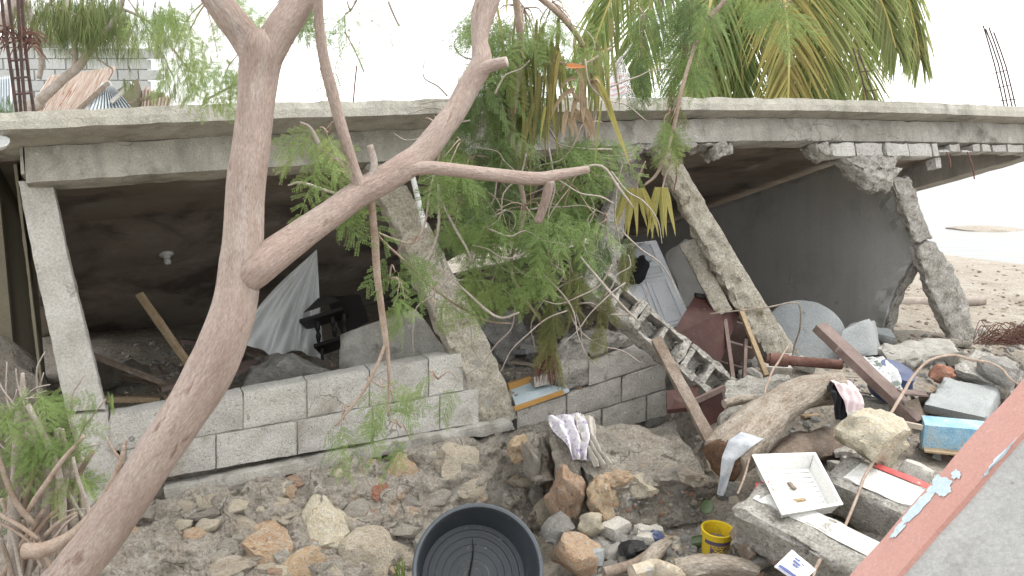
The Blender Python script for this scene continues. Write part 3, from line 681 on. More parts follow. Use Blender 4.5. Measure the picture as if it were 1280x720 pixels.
box("plank", P(120, 500, 5.6), P(200, 499, 5.75), .05, .03, 'wood_raw', label="short brown lath just behind the block wall", cat="plank")
box("plank", P(228, 426, 7.6), P(345, 440, 7.4), .06, .035, 'wood_brown', label="reddish plank on the rubble behind the forked tree", cat="plank")
rock("rubble_mound", gz(P(362, 470, 6.4), .02), (.34, .4, .24), 'stone_grey', seed=4, amp=.3, label="grey rubble mound under the hanging white sheet", cat="rubble")
rock("rubble_mound", P(12, 500, 4.88), (.22, .16, .40), 'mortar', seed=6, amp=.25, flat=4, label="grey dirt heap behind the straight pale column", cat="rubble")
rock("rubble_mound", gz(P(612, 400, 7.6), .1), (.35, .4, .36), 'stone_grey', seed=2, amp=.3, label="rubble heap in the dark room behind the yellowish column", cat="rubble")
plate("wall_slab", [P(428, 418, 6.3), P(520, 386, 6.3), P(572, 452, 6.15), P(426, 478, 6.1)], INW*.1+V(0, 0, -.02), 'concrete', res=.04, amp=.012, chip=.03, label="flat grey slab of wall propped behind the yellowish column", cat="concrete slab")
ptube("white_pipe", [(514, 214, 7, 5.65), (523, 250, 7, 5.66), (531, 284, 7, 5.68)], 'pvc', n=1, seg=12, label="thin white plastic pipe hanging beside the yellowish column", cat="pipe")
t = thing("ceiling_lamp_holder", P(208, 317, 7.4), "pale round lamp holder on the sagging ceiling", "lamp")
vs, fs = lathe_geo([(.0, 0), (.055, 0), (.06, .012), (.03, .02), (.025, .05), (.0, .05)], 20)
pt = None
d = ray(208, 317); tt = 4.0                                # find the ceiling along the line of sight
rp0 = roofpt(208, 3.0, .113); nrm = (roofpt(230, 3.0, .113)-rp0).cross(roofpt(208, 3.4, .113)-rp0).normalized()
if nrm.z < 0: nrm = -nrm
k = (rp0-CAMP).dot(nrm)/d.dot(nrm); pt = CAMP+d*k
R_ = frame(-nrm)
t.location = pt; ORG[t.name] = pt
mk("lamp_base", [R_ @ v+pt for v in vs], fs, 'pvc', t)
vs, fs = lathe_geo([(.0, .045), (.022, .05), (.03, .075), (.022, .095), (0, .1)], 16)
mk("bulb_socket", [R_ @ v+pt for v in vs], fs, 'white_plastic', t)
vs, fs = lathe_geo([(0, .0), (.03, .01), (.05, .04), (.052, .05), (.045, .045), (.02, .012), (0, .008)], 20)
c = P(0, 186, 4.55); R_ = frame((.2, -.5, .8))
mk("wall_lamp", [R_ @ v+c for v in vs], fs, 'pvc', label="small white bowl lamp under the roof corner", cat="lamp")

# ------------------------------------------------------------------ broken block pier in the middle
bp = thing("broken_block_wall", F(765, 530, .1), "broken stub of block wall with a jagged top between the two slanted columns", "block wall")
B0 = ((640, 480), (830, 420)); B1 = ((640, 514), (830, 453)); B2 = ((640, 545), (830, 487)); B3 = ((640, 575), (830, 520))
for a, b_, l0, l1, o, mt in ((736, 822, B0, B1, .02, 'block_dark'), (646, 708, B1, B2, .03, 'block_dark'), (709, 777, B1, B2, .02, 'block_dark'), (778, 833, B1, B2, .015, 'block_dark'), (690, 752, B2, B3, .02, 'block_dark'), (753, 808, B2, B3, .025, 'block_dark'), (809, 834, B2, B3, .02, 'block_dark')):
    bl(a, b_, l0, l1, mt, o, .19, a, bp)
ploft("mortar_joint", [(660, 512, 830, 458), (700, 560, 832, 520)], .04, .14, 'mortar', bp, amp=.006, chip=.005)
ploft("broken_block", [(712, 438, 736, 424), (698, 468, 737, 450), (706, 490, 738, 479)], .03, .2, 'broken_concrete', bp, amp=.04, seed=5, res=.025)
ploft("broken_top", [(722, 428, 800, 420), (740, 446, 822, 426)], .03, .19, 'broken_concrete', bp, amp=.035, seed=6, res=.025)
ploft("broken_top", [(744, 417, 776, 416), (738, 432, 790, 424)], .05, .16, 'broken_concrete', bp, amp=.03, seed=7, res=.025)
t = thing("orange_edged_board", F(672, 500, .1), "pale board with orange edges lying on the broken block wall", "board")
plate("board", [F(637, 487, .32), F(668, 476, .32), F(712, 486, .02), F(645, 508, .0)], V(0, 0, -.025), 'paint_blue', t, res=.1, amp=.002, chip=.004)
box("orange_edge", F(643, 511, -.03), F(704, 490, -.0), .03, .028, 'wood_orange', t)
box("orange_edge", F(635, 485, .33), F(664, 476, .33), .03, .07, 'wood_orange', t)

# toppled row of hollow blocks, cavities facing up
hb = thing("hollow_block_row", P(830, 480, 6.1), "toppled row of hollow concrete blocks with open cavities", "block wall")
a0, a1 = P(742, 346, 5.95), P(912, 490, 6.05)
ax = (a1-a0).normalized(); nrm = (V(-.25, -.72, .65)-ax*V(-.25, -.72, .65).dot(ax)).normalized(); sd_ = ax.cross(nrm)
Lb = (a1-a0).length/3
def hollow_block(o, L, W, D, par, seed):
    """rectangular block with two cavities open on the nrm side"""
    xs_ = [0, .11*L, .45*L, .55*L, .89*L, L]; ys_ = [-W/2, -W/2+.035, W/2-.035, W/2]
    geo = []
    for i in range(5):
        for j in range(3):
            hole = i in (1, 3) and j == 1
            top = 0 if not hole else -.11
            c = [o+ax*xs_[i+p]+sd_*ys_[j+q]+nrm*z for z in (top, -D) for p, q in ((0, 0), (1, 0), (1, 1), (0, 1))]
            geo.append(solid_geo(tri(c), nn((c[1]-c[0]).length, .04), nn((c[3]-c[0]).length, .04), 3, .03, 9, .006, None, seed))
    vs, fs, _ = merge(geo); mk("hollow_block", vs, fs, 'broken_concrete', par, smooth=False)
for i in range(3): hollow_block(a0+ax*(Lb*i+.006)+nrm*random.uniform(-.015, .01), Lb-.012, .22, .17, hb, i*9)
beam("mortar_crust", a0+ax*.0-nrm*.02+sd_*.1, a0+ax*Lb*2.3-nrm*.05+sd_*.1, .04, .12, 'broken_concrete', hb, up=nrm, amp=.03, chip=.02)

for a_, b_2, w_, m_, lb in (((150, 470, 6.1), (232, 486, 5.9), .05, 'wood_old', "grey lath on the room floor just behind the block wall corner"), ((200, 486, 5.7), (262, 470, 5.9), .07, 'wood_brown', "brown board end on the room floor under the leaning pale plank"), ((300, 436, 7.0), (352, 456, 6.6), .06, 'wood_old', "broken grey lath beside the hem of the hanging sheet"), ((282, 470, 6.0), (318, 452, 6.4), .1, 'wood_brown', "short dark board beside the forked trunk inside the room")):
    box("plank", P(*a_), P(*b_2), w_, .03, m_, label=lb, cat="plank")
for i_, (x_, y_, r_, lb) in enumerate(((352, 458, .16, "rough grey lump on the rubble mound under the sheet"), (398, 452, .17, "grey lump in front of the small black shelf"), (330, 478, .13, "grey lump behind the block wall beside the trunk"), (420, 468, .12, "grey lump at the foot of the propped wall slab"), (378, 472, .14, "lump between the block wall and the rubble mound"), (170, 480, .12, "dark lump on the room floor beside the brown laths"), (260, 440, .18, "dark heap of earth at the back of the room"), (140, 460, .16, "earth lump on the room floor beside the straight column"))):
    rock("concrete_chunk", gz(P(x_, y_+8, 6.5 if y_ > 450 else 7.0), .06), (r_*1.2, r_, r_), ['broken_concrete', 'mortar'][i_ % 2], seed=1+i_ % 6, amp=.3, label=lb, cat="concrete chunk")

# panelled door with clothes, leaning wall piece, cabinet
dt = thing("white_door", P(820, 410, 7.2), "white panelled door leaning askew in the rubble with clothes on top", "door")
D4 = [P(752, 308, 7.45), P(820, 300, 7.55), P(866, 402, 7.05), P(792, 424, 6.95)]
dn = (D4[1]-D4[0]).cross(D4[3]-D4[0]).normalized()
if dn.y < 0: dn = -dn
def dq(u, v): return D4[0].lerp(D4[1], u).lerp(D4[3].lerp(D4[2], u), v)
plate("door_leaf", D4, dn*.035, 'door_paint', dt, res=.5, amp=0, chip=.002)
def panel(u0, u1, v0, v1):
    z = -dn
    fr = [dq(u0, v0), dq(u1, v0), dq(u1, v1), dq(u0, v1)]
    for a, b_ in ((0, 1), (1, 2), (2, 3), (3, 0)):
        box("moulding", fr[a]+z*.002, fr[b_]+z*.002, .022, .014, 'door_paint', dt, up=dn)
    inn = [dq(u0+.05, v0+.03), dq(u1-.05, v0+.03), dq(u1-.05, v1-.03), dq(u0+.05, v1-.03)]
    plate("door_panel", [p+z*.006 for p in inn], dn*.01, 'door_paint', dt, res=.5, amp=0, chip=.004)
for u0, u1 in ((.12, .46), (.54, .88)):
    panel(u0, u1, .04, .24); panel(u0, u1, .3, .42); panel(u0, u1, .47, .97)
rock("black_garment", P(797, 338, 7.15), (.08, .06, .13), 'cloth_black', seed=3, amp=.2, flat=2, label="bundled black garment on the white door", cat="clothing", rot=(0, .4, 0))
rock("pale_garment", P(803, 318, 7.2), (.08, .06, .10), 'cloth_blue', seed=5, amp=.25, flat=3, label="pale blue and white garment at the top of the white door", cat="clothing", rot=(0, -.3, 0))
rock("red_garment", P(762, 326, 7.2), (.07, .05, .05), 'cloth_red', seed=2, amp=.2, flat=3, label="dark red garment at the top corner of the white door", cat="clothing", rot=(0, .2, 0))
plate("leaning_wall_piece", [P(838, 320, 7.25), P(868, 299, 7.1), P(906, 384, 6.85), P(868, 388, 7.0)], INW*.12, 'plaster', res=.04, amp=.012, chip=.02, seed=3, label="dark plastered wall piece propped behind the crumbling column", cat="concrete slab")
beam("lintel_piece", P(858, 302, 6.85), P(906, 392, 6.7), .13, .1, 'column_yellow', res=.03, amp=.012, chip=.02, up=(-.3, -.8, .5), label="short pale concrete lintel propped beside the crumbling column", cat="concrete beam")
cb = thing("red_cabinet", P(890, 470, 6.5), "dark red wooden cabinet tipped over with its shelves open", "cabinet")
ca, cbb, cc, cd = P(869, 369, 6.75), P(930, 378, 6.85), P(894, 470, 6.35), P(838, 420, 6.3)
cn = (cbb-ca).cross(cd-ca).normalized()
if cn.y < 0: cn = -cn
plate("side_panel", [ca, cbb, cc, cd], cn*.025, 'cabinet_red', cb, res=.4, amp=0, chip=.003)
box("top_trim", ca-V(0, .01, -.005), cbb-V(0, .01, -.005), .05, .03, 'wood_black', cb)
e1 = (cc-cbb); dep = P(966, 474, 6.55)-P(930, 378, 6.85)
plate("side_panel", [cbb+cn*.33, cbb+cn*.33+dep, cc+cn*.33+dep*.25, cc+cn*.33], cn*.02, 'cabinet_red', cb, res=.4, amp=0, chip=.003)
for f_ in (.25, .55, .85):
    o = cbb+e1*f_*.9
    plate("shelf", [o+cn*.026, o+cn*.026+ALONG*.30+V(0, 0, -.1), o+cn*.31+ALONG*.30+V(0, 0, -.1), o+cn*.31], (e1.normalized())*.018, 'wood_brown', cb, res=.4, amp=0, chip=.002)
box("front_rail", P(926, 388, 6.72), P(958, 470, 6.42), .035, .05, 'wood_raw', cb, up=(0, -1, .3))
box("front_rail", P(906, 400, 6.68), P(916, 474, 6.36), .03, .045, 'wood_brown', cb, up=(0, -1, .3))
box("front_rail", P(932, 425, 6.62), P(930, 476, 6.36), .025, .04, 'wood_brown', cb, up=(0, -1, .3))
box("front_rail", P(888, 452, 6.34), P(904, 476, 6.3), .03, .04, 'wood_raw', cb, up=(0, -1, .3))

# ------------------------------------------------------------------ debris on the sea side
vs, fs = lathe_geo([(0, 0), (.31, 0), (.335, .02), (.335, .07), (.31, .085), (0, .085)], 40)
c = P(1004, 424, 7.3); R_ = frame((-.15, -.75, .62))
vs = [R_ @ v+c for v in vs]; vs = [v+V(1, 1, 1)*.008*fb(v*8, 3) for v in vs]
mk("round_slab", vs, fs, 'slab_blue', label="round grey concrete cover leaning against the plastered wall", cat="concrete slab", auto=40)
hx("concrete_block", [(1052, 412, 7.0), (1084, 398, 7.1), (1096, 444, 7.0), (1048, 452, 6.9), (1062, 404, 7.35), (1094, 400, 7.4), (1104, 440, 7.3), (1060, 448, 7.3)], 'slab_blue', res=.04, amp=.012, chip=.02, label="upright grey concrete block by the plastered wall", cat="concrete block")
tp = beam("timber", P(1024, 408, 6.15), P(1150, 528, 5.55), .13, .06, 'wood_brown', up=(.45, -.6, .7), res=.06, amp=.002, chip=.004, label="long brown painted timber slanting across the debris", cat="timber")
ptube("rusty_pipe", [(958, 448, 13, 6.25), (1000, 452, 13, 6.22), (1052, 456, 13, 6.2)], 'rust', seg=12, n=2, rough=.06, label="short rusty pipe lying across the foot of the crumbling column", cat="pipe")
ptube("rusty_pipe", [(962, 449, 18, 6.24), (985, 451, 17, 6.22)], 'rust', seg=12, n=1, rough=.06, label="rusty pipe socket at the foot of the crumbling column", cat="pipe")
ptube("bent_rebar", [(888, 392, 1.6, 6.15), (925, 388, 2, 6.1), (960, 384, 2.1, 6.1), (990, 378, 2.2, 6.1), (1000, 384, 2.2, 6.12), (1000, 410, 2.2, 6.2), (993, 432, 2.2, 6.3), (990, 450, 2.2, 6.3)], 'driftwood', seg=6, label="thin bent rod hooking over the crumbling column", cat="rod")
ptube("long_rod", [(1012, 728, 4.6, 4.1), (1030, 695, 4.6, 4.25), (1060, 640, 4.4, 4.5), (1095, 560, 4, 4.9), (1120, 502, 3.8, 5.2), (1140, 474, 3.8, 5.4), (1166, 452, 3.6, 5.6), (1204, 445, 4, 5.8), (1240, 457, 3.4, 5.9), (1268, 478, 3, 5.7), (1300, 500, 3, 5.4)], 'twig', seg=7, rough=.25, bend=.03, label="long thin reddish rod arching over the white tray side debris", cat="rod")
ptube("thin_rope", [(922, 618, 3, 4.75), (935, 580, 3, 4.9), (948, 530, 3, 5.2), (958, 485, 3, 5.6), (970, 455, 2.8, 5.9), (986, 430, 2.5, 6.1)], 'twig', seg=6, bend=.02, label="thin brown cord running over the driftwood log", cat="rope")

# driftwood log, hollow at its sawn end
lg = thing("driftwood_log", P(925, 600, 5.1), "thick weathered driftwood log with a dark hollow end", "log")
pl = [(906, 576, 62, 5.0), (924, 556, 68, 5.12), (950, 530, 58, 5.3), (980, 505, 46, 5.5), (1010, 489, 41, 5.65), (1042, 485, 43, 5.8)]
ptube("log_body", pl, 'driftwood', lg, seg=28, n=8, rough=.16)
c = P(903, 576, 4.99); n_ = (P(905, 575, 5.0)-P(925, 556, 5.12)).normalized(); n_ = (n_+V(-.1, -.5, .1)).normalized()
vs, fs = rock_geo(3, 3, 6, .2); R_ = frame(n_)
mk("hollow_end", [R_ @ V(v.x*.13, v.y*.135, v.z*.045)+c+n_*.015 for v in vs], fs, 'wood_hollow', lg)
ptube("log_body", [(962, 586, 34, 5.35), (1000, 562, 44, 5.55), (1040, 556, 40, 5.7), (1070, 572, 30, 5.7)], 'wood_old', lg, seg=16, n=5, rough=.3)
def drape(name, pts, m, label, cat="cloth", fold=.012, nu=14, nv=14, k=3, fr=17, **kw):
    """cloth between a top edge and a bottom edge given as pixel points"""
    T = [P(*p) for p in pts[0]]; Bm = [P(*p) for p in pts[-1]]; rows = [[P(*p) for p in r] for r in pts]
    def poly(r, u):
        n = len(r)-1; t_ = min(u*n, n-1e-6); i = int(t_); return r[i].lerp(r[i+1], t_-i)
    def f(u, v):
        n = len(rows)-1; t_ = min(v*n, n-1e-6); i = int(t_)
        p = poly(rows[i], u).lerp(poly(rows[i+1], u), t_-i)
        return p+V(.2, -.85, .4)*(fold*math.sin(u*fr+2*math.sin(v*5+k))+fold*fb(p*14+V(k, 0, 0), 3))
    return sheet(name, f, nu, nv, m, label=label, cat=cat, **kw)
drape("pink_cloth", [[(1028, 470, 5.85), (1066, 476, 5.85)], [(1044, 478, 5.55), (1074, 490, 5.6)], [(1054, 500, 5.5), (1082, 505, 5.55)], [(1060, 528, 5.5), (1078, 518, 5.52)]], 'cloth_pink', "pink and white rag draped over the end of the driftwood log", nu=24, nv=24)
drape("black_cloth", [[(1030, 474, 5.7), (1052, 478, 5.7)], [(1040, 490, 5.52), (1060, 500, 5.55)], [(1044, 524, 5.5), (1060, 526, 5.52)]], 'cloth_black', "black cloth wrapped round the end of the driftwood log", nu=20, nv=20)
drape("blue_rag", [[(926, 540, 5.0), (956, 548, 5.02)], [(912, 550, 4.9), (940, 558, 4.92)], [(903, 572, 4.86), (919, 576, 4.87)], [(899, 598, 4.86), (911, 602, 4.86)], [(896, 618, 4.86), (904, 620, 4.86)]], 'cloth_blue', "pale blue rag hanging over the hollow end of the log", nu=18, nv=30, fold=.007, fr=5)
drape("striped_cloth", [[(1076, 446, 6.2), (1106, 446, 6.25)], [(1086, 462, 5.9), (1122, 464, 6.0)], [(1100, 484, 5.75), (1130, 490, 5.8)], [(1112, 500, 5.7), (1130, 502, 5.72)]], 'cloth_stripe', "grey striped cloth bunched beside the brown timber", nu=26, nv=26, fold=.02)
vs, fs = lathe_geo([(0, 0), (.17, 0), (.19, .03), (.195, .2), (.175, .24), (.175, .3), (.16, .3), (0, .28)], 32)
c = P(1106, 482, 6.15); R_ = frame((.25, -.35, .9))
mk("blue_drum", [R_ @ (v*.72)+c-V(0, 0, .06) for v in vs], fs, 'drum_blue', label="dark blue plastic drum half buried behind the striped cloth", cat="drum", auto=40)
box("board", P(1126, 490, 5.6), P(1156, 492, 5.6), .12, .012, 'wood_brown', label="small brown board end beside the brown timber", cat="board")
box("board", P(1138, 500, 5.62), P(1152, 540, 5.55), .1, .02, 'wood_old', up=(0, -1, .2), label="short dark upright board beside the blue painted board", cat="board")
box("stick", P(1092, 522, 5.2), P(1152, 534, 5.2), .035, .03, 'driftwood', label="pale stick lying behind the cream boulder", cat="stick")
rock("boulder", P(1093, 553, 5.0), (.25, .2, .19), 'stone_cream', seed=7, sub=4, amp=.2, flat=5, rot=(.1, .25, .3), label="rounded cream boulder sitting on the concrete beam", cat="boulder")
t = thing("painted_beam", P(1110, 640, 4.75), "concrete beam with white and red paint under the cream boulder", "concrete beam")
u_ = (-.08, -.32, .94)
beam("beam_body", P(1040, 592, 4.98)-V(0, 0, .045), P(1215, 668, 4.35)-V(0, 0, .045), .30, .24, 'broken_concrete', t, up=u_, res=.028, amp=.012, chip=.02, ampf=lambda u, v, w: 2.5 if u < .08 else 1)
p0, p1 = P(1040, 592, 4.98), P(1215, 668, 4.35); d_ = (p1-p0).normalized(); s_ = d_.cross(V(*u_)).normalized(); n_ = s_.cross(d_)
if n_.z < 0: n_ = -n_
beam("white_paint_coat", p0+d_*.12+n_*.081+s_*.0, p1+n_*.081, .20, .008, 'white_paint', t, up=u_, res=.03, amp=.004, chip=.02)
sb_ = s_ if s_.y > 0 else -s_
beam("red_paint_coat", p0+d_*.2+n_*.083+sb_*.127, p1+n_*.083+sb_*.127, .05, .008, 'red_paint', t, up=u_, res=.03, amp=.003, chip=.01)
t = thing("rough_beam", P(1000, 690, 4.5), "rough concrete beam under the white plastic tray", "concrete beam")
u_ = (-.1, -.35, .93); p0, p1 = P(932, 632, 4.72), P(1120, 728, 4.1)
beam("beam_body", p0-V(0, 0, .04), p1-V(0, 0, .04), .27, .25, 'broken_concrete', t, up=u_, res=.026, amp=.02, chip=.03, ampf=lambda u, v, w: 2 if u < .1 else 1)
d_ = (p1-p0).normalized(); s_ = d_.cross(V(*u_)).normalized(); n_ = s_.cross(d_)
if n_.z < 0: n_ = -n_
sb_ = s_ if s_.y > 0 else -s_
beam("white_paint_coat", p0+d_*.05+n_*.092+sb_*.05, p1+n_*.092+sb_*.05, .13, .008, 'white_paint', t, up=u_, res=.03, amp=.004, chip=.02)
plate("red_paint_coat", [P(944, 604, 4.77), P(962, 601, 4.82), P(958, 622, 4.72), P(944, 618, 4.70)], V(0, 0, -.008)-n_*.0+V(0, 0, .012), 'red_paint', t, res=.03, amp=.003, chip=.01)
# open tray
ty = thing("plastic_tray", P(1000, 640, 4.7), "white plastic tray with slatted bottom tipped on the rough beam", "tray")
Q = [P(942, 570, 4.93), P(1018, 568, 4.98), P(1051, 630, 4.52), P(978, 642, 4.46)]
tn = (Q[1]-Q[0]).cross(Q[3]-Q[0]).normalized()
if tn.z > 0: tn = -tn
def tq(u, v, w, ins=0):
    c = (Q[0]+Q[1]+Q[2]+Q[3])/4; p = Q[0].lerp(Q[1], u).lerp(Q[3].lerp(Q[2], u), v)
    return p+(c-p)*(.12*w)+tn*(.078*w)
for a, b_ in (((0, 0), (1, 0)), ((1, 0), (1, 1)), ((1, 1), (0, 1)), ((0, 1), (0, 0))):
    inner = lambda q, w: tq(.5+(q[0]-.5)*.955, .5+(q[1]-.5)*.955, w)
    hexa("tray_side", [tq(*a, 0), tq(*b_, 0), tq(*b_, 1), tq(*a, 1), inner(a, 0), inner(b_, 0), inner(b_, 1), inner(a, 1)], 'white_plastic', ty, res=.5, amp=0, chip=.003)
    o_ = lambda q, w: tq(.5+(q[0]-.5)*1.045, .5+(q[1]-.5)*1.045, w)
    i_ = lambda q, w: tq(.5+(q[0]-.5)*.95, .5+(q[1]-.5)*.95, w)
    hexa("tray_rim", [o_(a, -.09), o_(b_, -.09), o_(b_, .1), o_(a, .1), i_(a, -.09), i_(b_, -.09), i_(b_, .1), i_(a, .1)], 'white_plastic', ty, res=.5, amp=0, chip=.004)
hexa("tray_bottom", [tq(0, 0, .97), tq(1, 0, .97), tq(1, 1, .97), tq(0, 1, .97)]+[p+tn*.005 for p in (tq(0, 0, .97), tq(1, 0, .97), tq(1, 1, .97), tq(0, 1, .97))], 'white_plastic', ty, res=.5, amp=0, chip=.002)
for i in range(8):
    v = .08+i*.11
    box("slat", tq(.06, v, .93), tq(.94, v, .93), .028, .008, 'white_plastic', ty, up=tn)
box("spoon_stick", tq(.45, .35, .8), tq(.5, .5, .75), .022, .014, 'wood_old', label="short brown stick lying in the white tray", cat="stick")
box("spoon_stick", tq(.2, .72, .84), tq(.6, .7, .84), .026, .014, 'wood_raw', label="pale wooden strip lying in the white tray", cat="stick")
# yellow bucket
bc = G(893, 692); bk = thing("yellow_bucket", bc, "small dirty yellow bucket with a purple label", "bucket")
R_ = frame((.05, -.12, 1))
def lob(nm, prof, m, par, seg=36, c=bc, R=R_, **kw):
    vs, fs = lathe_geo(prof, seg); return mk(nm, [R @ v+c for v in vs], fs, m, par, auto=45, **kw)
rb = 21*bc.y/FPX
lob("bucket_wall", [(0, .004), (rb*.80, .004), (rb*.83, .012), (rb*.93, rb*1.75), (rb*.90, rb*1.75), (rb*.80, .02), (0, .016)], 'yellow_plastic', bk)
lob("rim", [(rb*.93, rb*1.38), (rb*1.0, rb*1.38), (rb*1.02, rb*1.45), (rb*1.02, rb*1.68), (rb*1.04, rb*1.72), (rb*1.03, rb*1.8), (rb*.95, rb*1.8), (rb*.92, rb*1.7)], 'yellow_plastic', bk)
lob("inner_dirt", [(0, rb*.9), (rb*.86, rb*.95), (rb*.86, rb*.9), (0, rb*.85)], 'mortar', bk)
def strip(a0_, a1_, z0, z1, ex=1.006, n=12, wav=0):
    vs = []; fs = []
    for i in range(n+1):
        a = a0_+(a1_-a0_)*i/n; w_ = wav*math.sin(i*1.3)
        for z in (z0+w_, z1+w_):
            r = rb*(.83+.1*z/1.75)*ex; vs.append(R_ @ V(r*math.cos(a), r*math.sin(a), z*rb)+bc)
    for i in range(n): fs.append([2*i, 2*i+2, 2*i+3, 2*i+1])
    return vs, fs
mk("printed_band", *strip(-2.7, .1, 1.05, 1.33), 'label_purple', bk)
mk("printed_band", *strip(-2.2, -.35, .3, .98), 'label_purple', bk)
for z, a, b_, w_ in ((.82, -2.1, -1.2, .05), (.62, -1.9, -.6, .06), (.45, -2.0, -.5, .03), (.8, -1.0, -.5, .04)):
    mk("printed_mark", *strip(a, b_, z, z+.11, 1.012, 16, w_), 'yellow_plastic', bk)
# tub
tc_ = P(598, 712, 4.5); tu = thing("black_tub", tc_+V(0, .3, -.3), "large round black plastic tub lying tilted with a cracked bottom", "tub")
axd = (CAMP-tc_).normalized(); axd = (axd+V(.10, 0, .16)).normalized(); R_ = frame(axd); rt = 86*4.5/FPX
lob("tub_wall", [(0, -.30), (rt*.84, -.30), (rt*.865, -.285), (rt*.9, -.18), (rt*.905, -.176), (rt*.935, -.09), (rt*.94, -.086), (rt*.965, -.0), (rt*.985, .0), (rt*.95, -.1), (rt*.89, -.30), (0, -.315)], 'tub_black', tu, 72, tc_, R_)
lob("tub_rim", [(rt*.955, -.004), (rt*.965, .012), (rt*1.0, .016), (rt*1.025, .008), (rt*1.03, -.012), (rt*1.0, -.02)], 'tub_rim', tu, 72, tc_, R_)
for rr_ in (.12, .24, .36, .48, .60, .72):
    lob("bottom_ring", [(rt*rr_, -.3005), (rt*(rr_+.02), -.298), (rt*(rr_+.03), -.298), (rt*(rr_+.05), -.3005)], 'tub_black', tu, 56, tc_, R_)
pts = [(-.04, .62, 0), (-.02, .45, .006), (-.03, .3, .009), (-.06, .12, .012), (-.1, -.1, .016), (-.12, -.4, .016), (-.1, -.8, .012)]
vs = []; 
for x, y, w_ in pts: vs += [R_ @ V((x-w_*1.2)*rt, y*rt, -.288)+tc_, R_ @ V((x+w_*1.2+.004)*rt, y*rt, -.286)+tc_]
mk("crack", vs, [[2*i, 2*i+1, 2*i+3, 2*i+2] for i in range(len(pts)-1)], 'crack_dark', tu)

# timbers, chair part and other bits left of the log
beam("timber", P(820, 424, 5.75), P(896, 566, 5.25), .075, .07, 'wood_old', up=(0, -1, .4), res=.05, amp=.006, chip=.008, label="grey weathered timber slanting in front of the hollow blocks", cat="timber")
t = thing("chair_piece", P(888, 530, 5.6), "broken brown wooden chair back standing in the rubble", "chair")
plate("back_panel", [P(874, 500, 5.7), P(903, 488, 5.75), P(907, 522, 5.7), P(884, 534, 5.65)], INW*.02, 'cabinet_red', t, res=.2, amp=0, chip=.004)
box("top_rail", P(864, 504, 5.66), P(906, 484, 5.72), .03, .035, 'wood_brown', t)
plate("seat_piece", [P(832, 488, 5.9), P(872, 482, 6.0), P(872, 508, 5.8), P(834, 512, 5.8)], V(0, 0, -.03), 'cabinet_red', t, res=.2, amp=0, chip=.004)
hx("concrete_chunk", [(905, 478, 5.9), (985, 470, 6.0), (988, 500, 5.9), (905, 508, 5.8), (905, 478, 6.1), (985, 470, 6.2), (988, 500, 6.1), (905, 508, 6.0)], 'broken_concrete', res=.03, amp=.05, chip=.04, label="long pale lump of broken concrete behind the driftwood log", cat="concrete chunk")
hx("concrete_chunk", [(896, 520, 5.6), (925, 508, 5.7), (935, 535, 5.6), (900, 548, 5.5), (896, 520, 5.75), (925, 508, 5.85), (935, 535, 5.75), (900, 548, 5.65)], 'broken_concrete', res=.03, amp=.03, chip=.03, label="small pale chunk beside the broken chair back", cat="concrete chunk")
ptube("stick", [(905, 505, 12, 5.55), (925, 500, 13, 5.6), (945, 497, 9, 5.65)], 'driftwood', seg=8, rough=.1, label="short pale driftwood stick beside the chair back", cat="stick")
drape("floral_rag", [[(684, 520, 5.75), (728, 516, 5.8)], [(690, 532, 5.6), (734, 530, 5.62)], [(708, 556, 5.48), (740, 550, 5.5)], [(716, 574, 5.42), (736, 576, 5.42)]], 'cloth_floral', "white and lilac floral rag on the fallen footing", nu=40, nv=40, fold=.034)
drape("white_rag", [[(718, 518, 5.75), (742, 520, 5.78)], [(722, 540, 5.58), (744, 542, 5.55)], [(734, 562, 5.44), (752, 564, 5.42)], [(744, 584, 5.36), (764, 578, 5.36)]], 'cloth_rag', "off white rag trailing down the fallen footing", nu=26, nv=30, fold=.026, k=7)
rock("black_bag", gz(P(792, 690, 4.85), .05), (.11, .09, .085), 'black_bag', seed=4, amp=.3, flat=4, label="crumpled black plastic bag under the fallen footing", cat="bag")
rock("black_bag", gz(P(822, 682, 5.0), .04), (.06, .05, .05), 'drum_blue', seed=2, amp=.2, flat=4, label="small dark blue bag beside the crumpled black bag", cat="bag")
vs, fs = lathe_geo([(0, 0), (.035, 0), (.037, .02), (.037, .12), (.014, .17), (.014, .2), (0, .2)], 18)
c = gz(P(866, 676, 4.95), .03); R_ = frame((.85, -.2, .25))
mk("green_bottle", [R_ @ v+c for v in vs], fs, 'green_glass', label="green bottle lying left of the yellow bucket", cat="bottle", auto=40)
vs, fs = lathe_geo([(0, 0), (.04, .0), (.045, .012), (.04, .014), (.0, .012)], 20); R_ = frame((-.7, -.6, .5)); c = P(885, 634, 5.05)
mk("olive_disc", [R_ @ v+c for v in vs], fs, 'green_glass', label="olive green lid in the gap behind the yellow bucket", cat="lid")
ptube("driftwood_piece", [(845, 714, 34, 4.5), (885, 708, 34, 4.5), (925, 710, 28, 4.48), (948, 716, 18, 4.46)], 'driftwood', seg=16, n=5, rough=.3, label="pale split driftwood lying in front of the yellow bucket", cat="driftwood")
ptube("driftwood_piece", [(806, 716, 20, 4.6), (814, 696, 22, 4.7), (836, 676, 12, 4.85)], 'driftwood', seg=12, n=5, rough=.35, label="twisted grey driftwood beside the crumpled black bag", cat="driftwood")
ptube("driftwood_piece", [(755, 716, 16, 4.6), (790, 706, 14, 4.65), (812, 690, 10, 4.7)], 'wood_old', seg=10, n=4, rough=.2, label="dark stick lying under the crumpled black bag", cat="driftwood")
ptube("driftwood_piece", [(790, 719, 26, 4.5), (822, 712, 28, 4.55), (850, 722, 22, 4.4)], 'stone_cream', seg=12, n=4, rough=.3, label="knotty pale driftwood lump by the frame of the black tub side", cat="driftwood")
